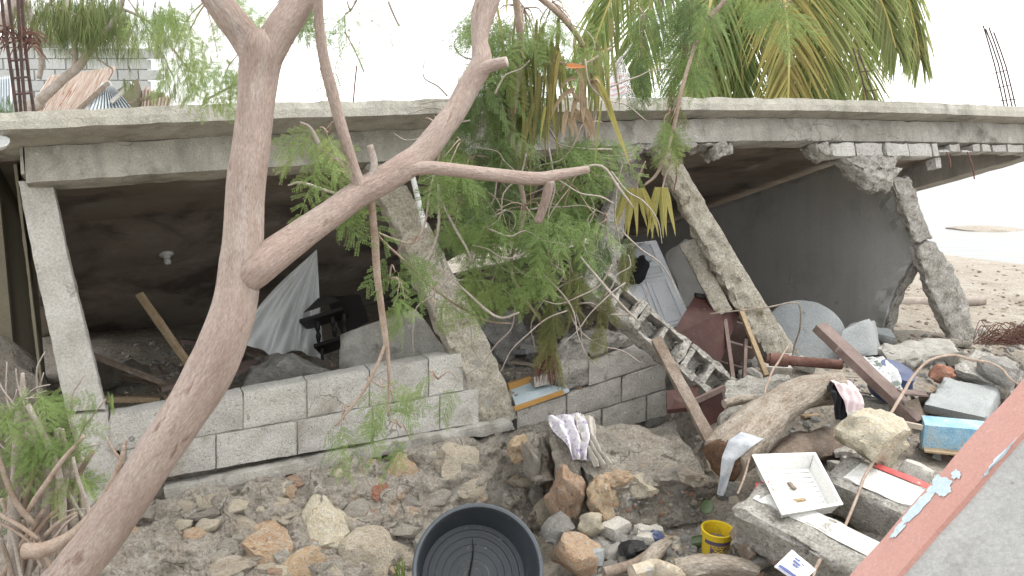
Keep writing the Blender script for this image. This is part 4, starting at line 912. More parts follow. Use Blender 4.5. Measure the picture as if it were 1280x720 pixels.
box("board", P(918, 660, 4.75), P(938, 700, 4.55), .09, .02, 'wood_old', up=(-1, -.5, .3), label="grey board leaning against the rough beam beside the bucket", cat="board")
box("board", P(938, 668, 4.7), P(975, 700, 4.45), .09, .02, 'wood_brown', up=(-1, -.7, .3), label="brown board wedged under the rough beam", cat="board")
pk = thing("printed_packet", P(992, 710, 4.15), "white plastic packet with blue print below the rough beam", "packet")
qd = [P(990, 687, 4.2), P(1020, 712, 4.1), P(1000, 730, 4.0), P(968, 708, 4.1)]
def pkf(u, v): return qd[0].lerp(qd[1], u).lerp(qd[3].lerp(qd[2], u), v)+V(0, -.3, .9)*.012*math.sin(math.pi*u)*math.sin(math.pi*v)+V(0, -.5, .8)*.004*fb(V(u*5, v*5, 0), 3)
sheet("packet", pkf, 12, 12, 'paper_white', pk, thick=.006)
for k_, (u0, u1, v0, v1) in enumerate(((.3, .5, .25, .33), (.34, .62, .4, .5), (.42, .6, .56, .63), (.1, .9, .86, .97), (.6, .72, .3, .36))):
    sheet("print_mark", lambda u, v: pkf(u0+(u1-u0)*u, v0+(v1-v0)*v)+V(0, -.006, .010), 8, 3, 'ink_blue', pk, thick=.001)

# blue board, slabs near the sea
t = thing("blue_board", P(1190, 555, 5.5), "weathered blue painted board lying by the salmon edged slab", "board")
beam("board_body", P(1152, 540, 5.5), P(1260, 550, 5.35), .16, .17, 'blue_board', t, up=(0, -.1, 1), res=.04, amp=.003, chip=.006)
box("raw_edge", P(1154, 559, 5.44), P(1260, 570, 5.28), .17, .012, 'wood_raw', t)
box("timber", P(1170, 560, 5.5), P(1230, 600, 5.2), .08, .05, 'wood_brown', label="dark timber end under the weathered blue board", cat="timber")
hx("concrete_slab", [(1155, 505, 5.85), (1180, 470, 6.3), (1252, 482, 6.3), (1232, 522, 5.75), (1155, 515, 5.95), (1180, 490, 6.4), (1252, 505, 6.4), (1232, 540, 5.85)], 'slab_blue', res=.035, amp=.015, chip=.025, label="smooth grey slab lying flat behind the blue painted board", cat="concrete slab")
hx("concrete_slab", [(1190, 462, 6.3), (1215, 438, 6.7), (1275, 450, 6.7), (1262, 486, 6.2), (1190, 476, 6.4), (1215, 458, 6.8), (1275, 472, 6.8), (1262, 505, 6.3)], 'broken_concrete', res=.03, amp=.04, chip=.04, label="rough pale slab behind the smooth grey slab", cat="concrete slab")
hx("concrete_slab", [(1098, 428, 7.2), (1190, 420, 7.4), (1200, 440, 7.0), (1110, 452, 6.9), (1098, 440, 7.25), (1190, 434, 7.45), (1200, 456, 7.05), (1110, 466, 6.95)], 'concrete', res=.035, amp=.03, chip=.03, label="low broken slab between the torn wall and the snapped column", cat="concrete slab")
hx("concrete_slab", [(1136, 478, 6.3), (1160, 468, 6.5), (1172, 488, 6.2), (1140, 495, 6.1), (1136, 488, 6.4), (1160, 480, 6.6), (1172, 500, 6.3), (1140, 508, 6.2)], 'mortar', res=.03, amp=.03, chip=.03, label="small dark slab piece beside the blue drum", cat="concrete slab")
rock("boulder", P(1250, 470, 6.3), (.18, .14, .13), 'stone_grey', seed=5, amp=.2, label="grey lump on the rough pale slab by the sea", cat="boulder")
rock("boulder", P(1178, 470, 6.35), (.10, .09, .07), 'stone_red', seed=3, amp=.2, label="small reddish stone by the blue drum", cat="boulder")
# salmon edged slab in front
sg = thing("salmon_edged_slab", V(1.6, 2.2, -.2), "grey concrete slab with a flaking salmon painted edge leaning in front", "concrete slab")
sA, sB = P(640, 1267, 2.2), P(1440, 364, 2.2)
sdv = (sB-sA).normalized(); dwn = sdv.cross(V(0, 1, 0)).normalized()
if dwn.z > 0: dwn = -dwn
TH = .145
plate("slab_body", [sA, sB, sB+dwn*1.5, sA+dwn*1.5], V(0, TH, 0), 'slab_front', sg, res=.12, amp=.004, chip=.006)
plate("painted_edge", [sA-V(0, .006, 0)-dwn*.012, sB-V(0, .006, 0)-dwn*.012, sB-V(0, .006, 0)+dwn*.006, sA-V(0, .006, 0)+dwn*.006], V(0, TH+.012, 0), 'salmon', sg, res=.04, amp=.0, chip=.004)
def flake(x0, y0, Yo, ln, wd, seed):
    """patch where the salmon coat has come off and older blue paint shows"""
    d = ray(x0, y0); k = (sA-dwn*.0125-CAMP).dot(dwn)/d.dot(dwn); c = CAMP+d*k
    n = 40; lift = -dwn*(.0012+.0004*seed); vs = [c+lift]
    for i in range(n):
        a = 2*math.pi*i/n; r = 1+.6*noise.noise(V(math.cos(a)*1.9+seed*3, math.sin(a)*1.9, seed))+.25*noise.noise(V(math.cos(a)*6+seed*3, math.sin(a)*6, seed))
        q_ = c+sdv*ln*math.cos(a)*r+V(0, wd*math.sin(a)*r, 0)
        q_.y = min(max(q_.y, 2.2-.005), 2.2+TH+.005); vs.append(q_+lift)
    mk("paint_flake", vs, [[0, 1+i, 1+(i+1) % n] for i in range(n)], 'paint_blue', sg, smooth=False)
flake(1148, 634, .17, .065, .02, 1); flake(1176, 607, .15, .03, .05, 2); flake(1124, 662, .17, .03, .015, 3)
flake(1256, 571, .0, .06, .018, 4); flake(1196, 594, .12, .012, .02, 5); flake(1236, 594, .0, .02, .012, 6)

vs, fs = rock_geo(4, 3, 5, .15); c = P(1232, 283, 22.5)
mk("sandbar", [V(c.x+v.x*.95, c.y+v.y*.7, -.06+v.z*.1) for v in vs], fs, 'sand', kind="structure")
# fibres, fallen palm trunk and litter on the beach
geo = []; rr = random.Random(9)
for i in range(170):
    c = P(1215+rr.random()**.8*75, 432-rr.random()*8, 6.9+rr.random()*.5)
    L_ = rr.uniform(.15, .42); a = rr.uniform(-.9, .9); up = rr.uniform(.02, .16)
    pts = [(c.x, c.y, c.z, .003), (c.x+L_*.4*math.cos(a), c.y+L_*.4*math.sin(a), c.z+up, .0035), (c.x+L_*math.cos(a), c.y+L_*math.sin(a), c.z+up*.3, .002)]
    geo.append(tube_geo(pts, 4, 3))
vs, fs, _ = merge(geo); mk("coconut_fibre_heap", vs, fs, 'coir', label="tangled reddish brown fibre heap on the sand by the snapped column", cat="fibre heap")
ptube("fallen_palm_trunk", [(1098, 380, 15, 11.9), (1130, 379, 15, 11.85), (1175, 378, 14, 11.8), (1230, 376, 13, 11.8)], 'twig_grey', seg=12, n=4, rough=.06, label="grey fallen palm trunk lying on the beach behind the columns", cat="trunk")
geo = []
for i in range(300):
    px = rr.uniform(1090, 1290); py = rr.uniform(332, 440); p = G(px, py)
    s = rr.uniform(.015, .05); vs, fs = rock_geo(i % 6, 1, 5, .2)
    a = rr.uniform(0, 6); geo.append(([V(v.x*math.cos(a)-v.y*math.sin(a)*.6, v.x*math.sin(a)+v.y*math.cos(a)*.6, v.z*.5)*s+p for v in vs], fs))
vs, fs, _ = merge(geo); mk("beach_litter", vs, fs, 'wood_old', kind="stuff", label="small dark bits of wood and stone strewn over the beach", cat="litter")

# loose rubble: gravel as one mass, larger pieces one by one
def gravel(n, region, smin, smax, m, name, lab, seed):
    rr = random.Random(seed); geo = []; protos = [rock_geo(i, 1, 6, .2) for i in range(6)]
    for i in range(n):
        x0, y0, x1, y1 = region[i % len(region)]
        p = G(rr.uniform(x0, x1), rr.uniform(y0, y1)); s = rr.uniform(smin, smax)*(.6+.8*rr.random()**3)
        vs, fs = protos[i % 6]; Rm = Euler((rr.random()*6, rr.random()*6, rr.random()*6)).to_matrix()
        geo.append(([Rm @ v*s+p for v in vs], fs))
    vs, fs, _ = merge(geo); mk(name, vs, fs, m, smooth=False, kind="stuff", label=lab, cat="rubble")
reg = [(640, 440, 1280, 720), (880, 430, 1280, 620), (740, 660, 960, 720), (600, 400, 900, 500), (150, 430, 560, 500), (560, 360, 760, 470), (700, 430, 960, 560), (1050, 420, 1280, 530)]
gravel(2600, reg, .012, .04, 'stone_grey', "gravel", "grey gravel and mortar crumbs strewn through the debris", 3)
gravel(900, reg, .012, .035, 'stone_cream', "gravel", "cream coloured stone chips strewn through the debris", 4)
gravel(350, reg, .012, .03, 'stone_orange', "gravel", "reddish stone chips strewn through the debris", 8)
rr = random.Random(21)
def where(px, py, p):
    """the nearest landmark, for telling loose pieces apart"""
    if p.y-6-FS*p.x > .15: return "behind the block wall" if px < 560 else ("beside the hollow blocks" if px < 800 else "below the plastered wall")
    if px > 1100: return "by the blue painted board"
    if px > 890: return "around the driftwood log"
    if py > 640: return "around the yellow bucket"
    return "beside the fallen footing"
def clear(px, py): return 850 < px < 935 and 640 < py < 720        # keep the bucket free
LOOK = {'broken_concrete': 'pale broken concrete', 'stone_grey': 'grey stone', 'mortar': 'crumbling brown mortar', 'block_dark': 'broken block'}
for i in range(130):
    x0, y0, x1, y1 = reg[i % len(reg)]; px, py = rr.uniform(x0, x1), rr.uniform(y0, y1); p = G(px, py); s = rr.uniform(.05, .12)
    m_ = rr.choice(['broken_concrete', 'stone_grey', 'broken_concrete', 'mortar', 'block_dark'])
    if clear(px, py): continue
    lab = ("large" if s > .085 else "small")+" loose lump of "+LOOK[m_]+" "+where(px, py, p)
    rock("rubble_lump", p+V(0, 0, s*.15), (s, s*rr.uniform(.6, 1), s*rr.uniform(.4, .7)), m_, seed=1+i % 6, sub=2 if s < .07 else 3, amp=.25, label=lab, cat="rubble lump", group="loose lumps: "+lab)
for i in range(54):                                      # tilted flakes of slab and wall lying over one another
    x0, y0, x1, y1 = [(900, 440, 1100, 520), (1090, 425, 1280, 520), (640, 430, 900, 520), (1050, 560, 1200, 640), (740, 650, 960, 715), (560, 380, 740, 470)][i % 6]
    px, py = rr.uniform(x0, x1), rr.uniform(y0, y1); p = G(px, py)+V(0, 0, .03); a = rr.uniform(0, 6.28); L_, W_ = rr.uniform(.12, .3), rr.uniform(.09, .2)
    e1 = V(math.cos(a), math.sin(a), rr.uniform(-.35, .35)).normalized(); e2 = V(-math.sin(a), math.cos(a), rr.uniform(-.45, .2)).normalized(); n_ = e1.cross(e2).normalized()
    m_ = rr.choice(['broken_concrete', 'concrete', 'mortar', 'block_dark', 'slab_blue'])
    if clear(px, py): continue
    lab = ("broad" if L_ > .2 else "small")+" tilted flake of "+{'broken_concrete': 'pale broken concrete', 'concrete': 'stained concrete', 'mortar': 'crumbling brown mortar', 'block_dark': 'broken block', 'slab_blue': 'smooth grey slab'}[m_]+" "+where(px, py, p)
    q_ = [p-e1*L_/2*rr.uniform(.6, 1)-e2*W_/2, p+e1*L_/2-e2*W_/2*rr.uniform(.5, 1), p+e1*L_/2*rr.uniform(.6, 1)+e2*W_/2, p-e1*L_/2+e2*W_/2*rr.uniform(.5, 1)]
    plate("slab_fragment", q_, n_*rr.uniform(.04, .09), m_, res=.025, amp=.016, freq=11, chip=.014, seed=i, label=lab, cat="concrete fragment", group="loose flakes: "+lab)
for i in range(26):
    x0, y0, x1, y1 = [(640, 500, 1000, 720), (940, 430, 1270, 560), (150, 430, 420, 490), (560, 380, 760, 460)][i % 4]; px, py = rr.uniform(x0, x1), rr.uniform(y0, y1); p = G(px, py); a = rr.uniform(0, 6); L_ = rr.uniform(.12, .4)
    d_ = V(math.cos(a), math.sin(a)*.7, rr.uniform(-.2, .35))*L_; m_ = rr.choice(['wood_old', 'driftwood', 'wood_brown', 'wood_raw'])
    lab = ("long" if L_ > .26 else "short")+" splintered "+{'wood_old': 'grey', 'driftwood': 'bleached', 'wood_brown': 'dark brown', 'wood_raw': 'yellowish'}[m_]+" lath "+where(px, py, p)
    box("splintered_lath", p+V(0, 0, .02)-d_/2, p+V(0, 0, .03)+d_/2, rr.uniform(.02, .05), .014, m_, label=lab, cat="lath", group="loose laths: "+lab)

# ------------------------------------------------------------------ foliage tools
def leaf_proto(pairs=6, L=.17, pin=.075, nl=9, ll=.013, lw=.0052, ang=58, droop=.25, seed=0, fold=0.0):
    """feathery leaf: a midrib, side ribs on both sides, pairs of small leaflets on each"""
    r = random.Random(seed); vs = []; fs = []
    def quad(a, b, c, d):
        k = len(vs); vs.extend([a, b, c, d]); fs.append((k, k+1, k+2, k+3))
    def mid(t): return V(L*t, 0, -droop*L*t*t)
    for i in range(5):
        a, b = mid(i/5), mid((i+1)/5); w = V(0, .0014, 0); quad(a-w, b-w, b+w, a+w)
    for i in range(pairs):
        t = .22+.78*i/(pairs-1); o = mid(t)
        for sgn in (-1, 1):
            A = math.radians(ang*(1-.35*t)+r.uniform(-9, 9)); d = V(math.cos(A), sgn*math.sin(A), -.15-fold-r.uniform(0, .25)).normalized()
            PL = pin*(1-.3*abs(t-.45))*r.uniform(.85, 1.1); side = d.cross(V(0, 0, 1)).normalized()
            quad(o-side*.0007, o+d*PL-side*.0005, o+d*PL+side*.0005, o+side*.0007)
            for j in range(nl):
                q = o+d*PL*(.1+.9*j/(nl-1))-V(0, 0, .10*PL*(j/nl)**2)
                for s2 in (-1, 1):
                    e = (side*s2*.85+d*.5+V(0, 0, r.uniform(-.25, .1))).normalized()*ll*r.uniform(.8, 1.15); w = d*lw*.5
                    quad(q, q+e*.5-w, q+e, q+e*.5+w)
    return np.array([tuple(v) for v in vs]), np.array(fs)
def strip_proto(n=22, L=.35, spread=.05, w=.0035, seed=0):
    """drooping bundle of long thin needles"""
    r = random.Random(seed); vs = []; fs = []
    for i in range(n):
        a = r.uniform(0, 6.28); o = V(r.uniform(0, .25)*L, 0, 0); d = V(1, math.cos(a)*spread/L*3, math.sin(a)*spread/L*3); LL = L*r.uniform(.5, 1)
        s = V(0, math.sin(a), -math.cos(a))*w/2; p = o
        for k in range(3):
            q = o+d*LL*(k+1)/3+V(0, r.uniform(-.008, .008), r.uniform(-.008, .008)); b = len(vs); ww = s*(1-.3*k); w2 = s*(.7-.3*k)
            vs.extend([p-ww, q-w2, q+w2, p+ww]); fs.append((b, b+1, b+2, b+3)); p = q
    return np.array([tuple(v) for v in vs]), np.array(fs)
def pack(items):
    """items: (proto, position, x direction, z hint, scale) -> vertex and quad arrays"""
    VS = []; FS = []; b = 0
    for (pv, pf), p, d, zh, s in items:
        d = Vector(d).normalized(); z = Vector(zh); z = z-d*z.dot(d)
        if z.length < .01: z = d.orthogonal()
        z.normalize(); y = z.cross(d); R = np.array([d, y, z])
        VS.append(pv @ R*s+np.array(p)); FS.append(pf+b); b += len(pv)
    return np.concatenate(VS), np.concatenate(FS)
LP = [leaf_proto(seed=i, pairs=5+i % 3, droop=.15+.2*i) for i in range(4)]
LW = [leaf_proto(seed=10+i, ang=26, pairs=6, droop=.1, fold=.3, lw=.005) for i in range(3)]
NP_ = [strip_proto(seed=i) for i in range(4)]
def cloud(regs, protos, seed, size=(.8, 1.25), down=.9, twigs=None):
    """leaves through ellipsoids given as (px, py, rx, ry, Y, dY, n)"""
    r = random.Random(seed); it = []; TW = []
    for cx, cy, rx, ry, Y, dY, n in regs:
        # leaves gather in clumps so that gaps stay open between them
        cl = [(r.uniform(-1, 1), r.uniform(-1, 1), r.uniform(-1, 1)) for _ in range(max(3, n//6))]
        for a, b_, c in cl:              # a twig carries each clump
            o = P(cx, cy-ry*.7, Y); e = P(cx+rx*a, cy+ry*b_, Y+dY*c); m_ = o.lerp(e, .5)+V(r.uniform(-.03, .03), 0, .04)
            TW.append(tube_geo([(*o, .004), (*m_, .003), (*e, .0015)], 4, 3, 0, True, .02))
        for i in range(n):
            a, b_, c = cl[i % len(cl)]; a += r.gauss(0, .11); b_ += r.gauss(0, .11); c += r.gauss(0, .2)
            if a*a+b_*b_ > 1.15: a *= .7; b_ *= .7
            p = P(cx+rx*a, cy+ry*b_, Y+dY*c)
            th = r.uniform(0, 6.28); d = V(math.cos(th), math.sin(th)*.7, -down*r.uniform(.2, 1.5))
            it.append((protos[i % len(protos)], p, d, V(r.uniform(-.6, .6), -.6+r.uniform(-.5, .5), r.uniform(.2, 1)), r.uniform(*size)))
    if twigs is not None: twigs.extend(TW)
    return pack(it)
def twig_geo(pl, Y=None, seg=5, bend=.02):
    pts = []
    for q in pl:
        px, py, w = q[:3]; yy = q[3] if len(q) > 3 else Y; p = P(px, py, yy); pts.append((p.x, p.y, p.z, w/2*yy/FPX))
    return tube_geo(pts, seg, 4, 0, True, bend)

# ------------------------------------------------------------------ the forked tree in front
ftree = thing("forked_tree", P(20, 830, 2.95), "smooth pinkish forked tree leaning across the front of the house with torn hanging foliage", "tree")
base = P(40, 795, 2.96)
vs, fs, uv = tube_geo([(base.x-.28, base.y-.02, -.45, .11)]+[(lambda p, w, Y: (p.x, p.y, p.z, w/2*Y/FPX))(P(a, b, Y), w, Y) for a, b, w, Y in ((40, 795, 60, 2.96), (88, 720, 58, 2.97), (130, 660, 57, 2.98), (175, 600, 56, 3.0), (230, 520, 57, 3.02), (262, 465, 61, 3.04), (284, 410, 57, 3.06), (299, 340, 52, 3.1), (308, 250, 47, 3.13), (316, 160, 45, 3.16), (323, 95, 47, 3.2), (328, 60, 52, 3.21), (330, 40, 36, 3.22))], 24, 10, .055, True, .012)
mk("trunk", vs, fs, 'bark', ftree, uv=uv)
def limb(pl, seg=14, rough=.05, bend=.008, nm="limb", m='bark'):
    pts = [(lambda p: (p.x, p.y, p.z, w/2*Y/FPX))(P(a, b, Y)) for a, b, w, Y in pl]
    vs, fs, uv = tube_geo(pts, seg, 7, rough, True, bend); return mk(nm, vs, fs, m, ftree, uv=uv)
limb([(326, 80, 38, 3.2), (306, 45, 37, 3.2), (283, 15, 35, 3.15), (255, -25, 32, 3.1), (230, -70, 28, 3.05)])
limb([(328, 80, 40, 3.2), (346, 45, 40, 3.22), (366, 14, 38, 3.25), (388, -25, 36, 3.3), (410, -70, 32, 3.35)])
limb([(298, 362, 30, 3.1), (312, 344, 44, 3.09), (338, 322, 44, 3.12), (372, 298, 40, 3.2), (410, 270, 36, 3.27), (452, 240, 34, 3.35), (500, 211, 35, 3.42), (528, 190, 33, 3.48), (563, 145, 29, 3.55), (588, 104, 28, 3.62), (602, 78, 27, 3.66), (600, 50, 20, 3.7), (608, 15, 22, 3.75), (622, -25, 22, 3.8), (640, -70, 18, 3.9)])
limb([(596, 92, 20, 3.63), (612, 82, 16, 3.62), (634, 77, 13, 3.6)], rough=.1)
limb([(596, 70, 12, 3.68), (597, 30, 15, 3.75), (604, -10, 18, 3.82), (612, -60, 16, 3.9)])
limb([(492, 216, 22, 3.4), (525, 209, 18, 3.42), (565, 211, 17, 3.45), (620, 219, 17, 3.5), (672, 224, 17, 3.56), (700, 219, 14, 3.6), (737, 211, 9, 3.65)])
limb([(688, 226, 13, 3.57), (682, 250, 12, 3.6), (672, 278, 10, 3.64)])
limb([(452, 238, 16, 3.33), (440, 205, 14, 3.32), (428, 165, 14, 3.3), (416, 118, 14, 3.28), (406, 75, 13, 3.25), (399, 25, 12, 3.22), (397, -30, 11, 3.2)])
limb([(446, 234, 9, 3.33), (430, 205, 8, 3.33), (405, 190, 6, 3.3), (388, 160, 4, 3.28), (374, 152, 3, 3.26)], seg=8)
limb([(460, 228, 9, 3.35), (466, 205, 9, 3.36), (461, 180, 8, 3.36)], seg=8, nm="snapped_twig", m='twig_grey')
limb([(464, 250, 9, 3.38), (468, 300, 10, 3.45), (474, 360, 9, 3.5), (482, 420, 8, 3.52), (487, 470, 4, 3.52), (486, 520, 2, 3.52)], seg=8, nm="broken_branch", m='twig')
limb([(484, 425, 5, 3.52), (470, 460, 5, 3.5), (452, 495, 5, 3.48), (418, 534, 3, 3.45)], seg=6, nm="broken_branch", m='twig')
limb([(468, 290, 3, 3.5), (510, 330, 3, 3.8), (560, 375, 3, 4.1), (612, 402, 3, 4.4), (640, 405, 2, 4.5)], seg=5, nm="broken_branch", m='twig')
limb([(468, 290, 3, 3.5), (520, 300, 3, 3.9), (540, 230, 3, 4.1), (560, 160, 2, 4.2)], seg=5, nm="broken_branch", m='twig')
limb([(870, -30, 7, 4.6), (905, -5, 6, 4.6), (880, 30, 6, 4.6), (868, 60, 5, 4.6), (850, 120, 5, 4.5), (838, 170, 5, 4.5), (822, 215, 4, 4.5), (805, 232, 3, 4.5)], seg=7, nm="broken_branch", m='twig')
limb([(640, -30, 8, 4.1), (700, 20, 8, 4.2), (735, 70, 7, 4.3), (745, 130, 5, 4.4), (730, 190, 4, 4.4), (700, 240, 3, 4.3)], seg=7, nm="broken_branch", m='twig')
limb([(640, -40, 9, 4.0), (650, 60, 9, 4.1), (640, 160, 8, 4.15), (655, 260, 6, 4.2), (640, 340, 4, 4.25), (690, 420, 3, 4.3)], seg=7, nm="broken_branch", m='twig')
rr = random.Random(3); geo = []
for i in range(62):                                       # thin bare twigs in the hanging tangle
    x, y = rr.uniform(540, 790), rr.uniform(60, 400); Y = rr.uniform(3.9, 4.6); pts = [(x, y, 2.2)]; a = rr.uniform(0, 6.28)
    for k in range(4):
        a += rr.uniform(-.9, .9); x += 26*math.cos(a); y += 22*math.sin(a)+8; pts.append((x, y, 2.2-.4*k))
    geo.append(twig_geo(pts, Y, 4))
for pl in ([(530, 345, 2), (545, 290, 3), (548, 230, 3)], [(545, 240, 2), (570, 290, 3), (590, 330, 2)], [(715, 210, 2), (750, 205, 3), (770, 235, 3), (790, 260, 2)], [(725, 320, 2), (760, 360, 3), (800, 400, 2)], [(560, 345, 2), (620, 395, 3), (650, 390, 2)], [(430, 40, 2), (452, 90, 1.5)], [(485, 0, 3), (500, 30, 2)], [(430, 240, 3), (380, 228, 3), (360, 232, 2)]):
    geo.append(twig_geo([(a, b, w*1.2) for a, b, w in pl], 4.0, 5))
vs, fs, uv = merge(geo); mk("twigs", vs, fs, 'twig_grey', ftree, kind="stuff")
A_ = [(260, 40, 46, 60, 4.2, .4, 44), (225, 5, 40, 24, 4.3, .3, 18), (285, 95, 26, 24, 4.2, .2, 10), (385, 5, 60, 16, 3.9, .3, 22), (438, 35, 12, 28, 3.8, .1, 8),
      (410, 190, 40, 34, 3.35, .12, 17), (430, 228, 20, 20, 3.4, .1, 10),
      (655, 55, 50, 65, 4.3, .3, 90), (610, 40, 30, 40, 4.4, .3, 24), (690, 40, 40, 50, 4.4, .3, 40), (640, 130, 26, 40, 4.4, .2, 20),
      (578, 195, 26, 26, 4.0, .2, 20), (545, 165, 24, 16, 4.0, .2, 6), (600, 270, 48, 52, 4.2, .25, 66), (655, 295, 52, 52, 4.2, .3, 84), (715, 275, 44, 60, 4.25, .3, 84), (735, 178, 30, 30, 4.2, .2, 34), (745, 215, 32, 40, 4.3, .2, 34), (620, 335, 40, 34, 4.25, .2, 34), (700, 330, 40, 34, 4.2, .2, 36),
      (515, 320, 26, 30, 3.8, .1, 6), (545, 375, 24, 24, 4.0, .2, 5), (490, 370, 22, 34, 3.6, .1, 5), (480, 500, 40, 26, 3.55, .1, 7), (440, 520, 26, 16, 3.5, .1, 5), (545, 490, 30, 24, 3.6, .1, 6), (505, 540, 16, 12, 3.5, .1, 3),
      (830, 22, 34, 40, 4.6, .25, 20), (852, 80, 16, 50, 4.6, .2, 14), (935, -6, 46, 18, 4.6, .2, 14), (975, 25, 18, 22, 4.6, .1, 8), (885, 5, 36, 22, 4.6, .2, 9), (835, 165, 8, 34, 4.5, .05, 7)]
SPT = []
def thin(L_, k, x0=540, x1=790): return [(a, b, c, d, e, f_, max(3, int(n*k)) if x0 < a < x1 and b > 195 else n) for a, b, c, d, e, f_, n in L_]
A_ = thin(A_, .5)
vs, fs = cloud(A_, LP, 1, twigs=SPT, size=(.62, 1.08)); np_mesh("crown", vs, fs, 'leaf', ftree)
B_ = [(605, 130, 44, 62, 4.25, .2, 60), (640, 100, 30, 60, 4.35, .2, 34), (600, 215, 34, 30, 4.2, .2, 26), (585, 285, 34, 46, 4.3, .2, 30), (680, 250, 50, 50, 4.4, .2, 34), (862, 35, 12, 55, 4.7, .1, 20), (806, 50, 8, 50, 4.7, .1, 9), (760, 300, 22, 40, 4.4, .1, 14), (640, 230, 40, 40, 4.4, .2, 26)]
B_ = thin(B_, .6)
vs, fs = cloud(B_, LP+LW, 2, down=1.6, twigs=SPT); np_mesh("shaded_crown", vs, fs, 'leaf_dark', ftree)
C_ = [(690, 370, 8, 52, 4.25, .05, 18), (625, 355, 18, 32, 4.3, .1, 11), (754, 378, 5, 40, 4.3, .03, 9), (665, 340, 16, 28, 4.3, .1, 8), (785, 320, 8, 30, 4.4, .05, 8), (715, 350, 12, 30, 4.3, .08, 8), (692, 425, 4, 20, 4.25, .03, 5), (835, 150, 10, 50, 4.55, .05, 12)]
vs, fs = cloud(C_, LW, 3, down=5.0, size=(.7, 1.05)); np_mesh("wilted_foliage", vs, fs, 'leaf_wilt', ftree)
vs, fs, uv = merge(SPT); mk("spray_twigs", vs, fs, 'twig', ftree, kind="stuff")

# torn palm leaf caught in the branches: hanging strips from a bent midrib
def ribbon(o, d, L, w, droop, seed, n=6, tw=.0):
    """narrow pleated leaflet: bends under its own weight"""
    r = random.Random(seed); o = Vector(o); d = Vector(d).normalized(); vs = []; fs = []; p = o; side0 = d.cross(V(.2, -1, .15)).normalized()
    for k in range(n+1):
        t = k/n; ww = w*(1-t**2.2)*(.55+.45*min(1, t*6))+.0012
        s = (side0+V(0, 0, 0)).normalized(); m_ = d.cross(s).normalized()*ww*.35
        vs += [p-s*ww/2, p+m_, p+s*ww/2]
        d = (d+V(r.uniform(-.06, .06), r.uniform(-.06, .06), -droop)).normalized(); p = p+d*L/n
        side0 = (side0-d*side0.dot(d)).normalized()
    for k in range(n):
        a = 3*k; fs += [[a, a+1, a+4, a+3], [a+1, a+2, a+5, a+4]]
    return vs, fs
hp = thing("hanging_palm_leaf", P(700, 190, 4.6), "torn yellowing palm leaf hanging in the branches in front of the roof", "palm leaf")
rr = random.Random(12); geo = []; geo2 = []
path = [P(625, 60, 4.35), P(655, 84, 4.2), P(690, 78, 4.2), P(735, 84, 4.15), P(768, 60, 4.3)]
for i in range(120):
    u = rr.random()**.8; t_ = u*4; k = min(3, int(t_)); o = path[k].lerp(path[k+1], t_-k)+V(rr.gauss(0, .05), rr.uniform(-.15, .15), rr.gauss(.0, .09))
    if u > .55 and rr.random() < .45: continue
    g = ribbon(o, V(rr.gauss(0, .22), rr.uniform(-.3, .3), -1), rr.uniform(.14, .44)*(1.05-.35*abs(u-.3)), rr.uniform(.008, .024), .25, i)
    (geo if rr.random() < .7 else geo2).append(g)
vs, fs, _ = merge(geo); mk("leaf_strips", vs, fs, 'palm_dry', hp, smooth=False, kind="stuff")
vs, fs, _ = merge(geo2); mk("yellow_strips", vs, fs, 'palm_yellow', hp, smooth=False, kind="stuff")
tube("midrib", [(*path[0], .004), (*path[1], .006), (*path[2], .007), (*path[3], .007), (*path[4], .006)], 'twig', hp, bend=.05)
geo = []
for i in range(16):
    x, y = rr.uniform(705, 745), rr.uniform(70, 150); geo.append(ribbon(P(x, y, 3.98), V(rr.uniform(-1, 1), -.2, rr.uniform(-1, .4)), rr.uniform(.08, .2), rr.uniform(.014, .03), .3, i+50))
vs, fs, _ = merge(geo); mk("dry_curls", vs, fs, 'dry_leaf', hp, smooth=False)
vs, fs = ribbon(P(708, 82, 3.95), V(1, 0, 0), .09, .022, .02, 3); mk("orange_scrap", vs, fs, 'orange_leaf', hp, smooth=False)
vs, fs = ribbon(P(745, 95, 3.95), V(.5, -.1, -.9), .42, .03, .05, 8); mk("leaf_strip", vs, fs, 'palm_yellow', hp, smooth=False)
# bunches of yellowing leaflets hung lower down
for cx, cy, ns, lab in ((795, 235, 8, "fan of yellowing leaflets hanging before the broken column core"), (828, 234, 5, "smaller fan of yellowing leaflets hanging by the crumbling column")):
    t = thing("yellow_leaf_fan", P(cx, cy, 4.5), lab, "leaves")
    for i in range(ns):
        a = (i-(ns-1)/2)*.13; vs, fs = ribbon(P(cx+(i-ns/2)*3, cy, 4.5-.02*(i % 2)), V(a, -.1, -1), rr.uniform(.2, .27), .026, .02, i, 8)
        mk("leaflet", vs, fs, 'palm_yellow', t, smooth=False)
    ptube("stalk", [(cx, cy+2, 2.5, 4.5), (cx+4, cy-14, 2.5, 4.5), (cx+12, cy-34, 2, 4.5)], 'twig', t, seg=5)
# withered brown tuft at the foot of the hanging strands
geo = []
for i in range(46): geo.append(ribbon(P(rr.uniform(672, 694), rr.uniform(430, 444), 4.4+rr.uniform(-.05, .05)), V(rr.uniform(-.9, .9), rr.uniform(-.4, .3), -1), rr.uniform(.09, .19), rr.uniform(.006, .013), .2, i+90))
vs, fs, _ = merge(geo); mk("withered_tuft", vs, fs, 'coir', label="withered brown tuft of leaves hanging over the rubble gap", cat="leaves", smooth=False)

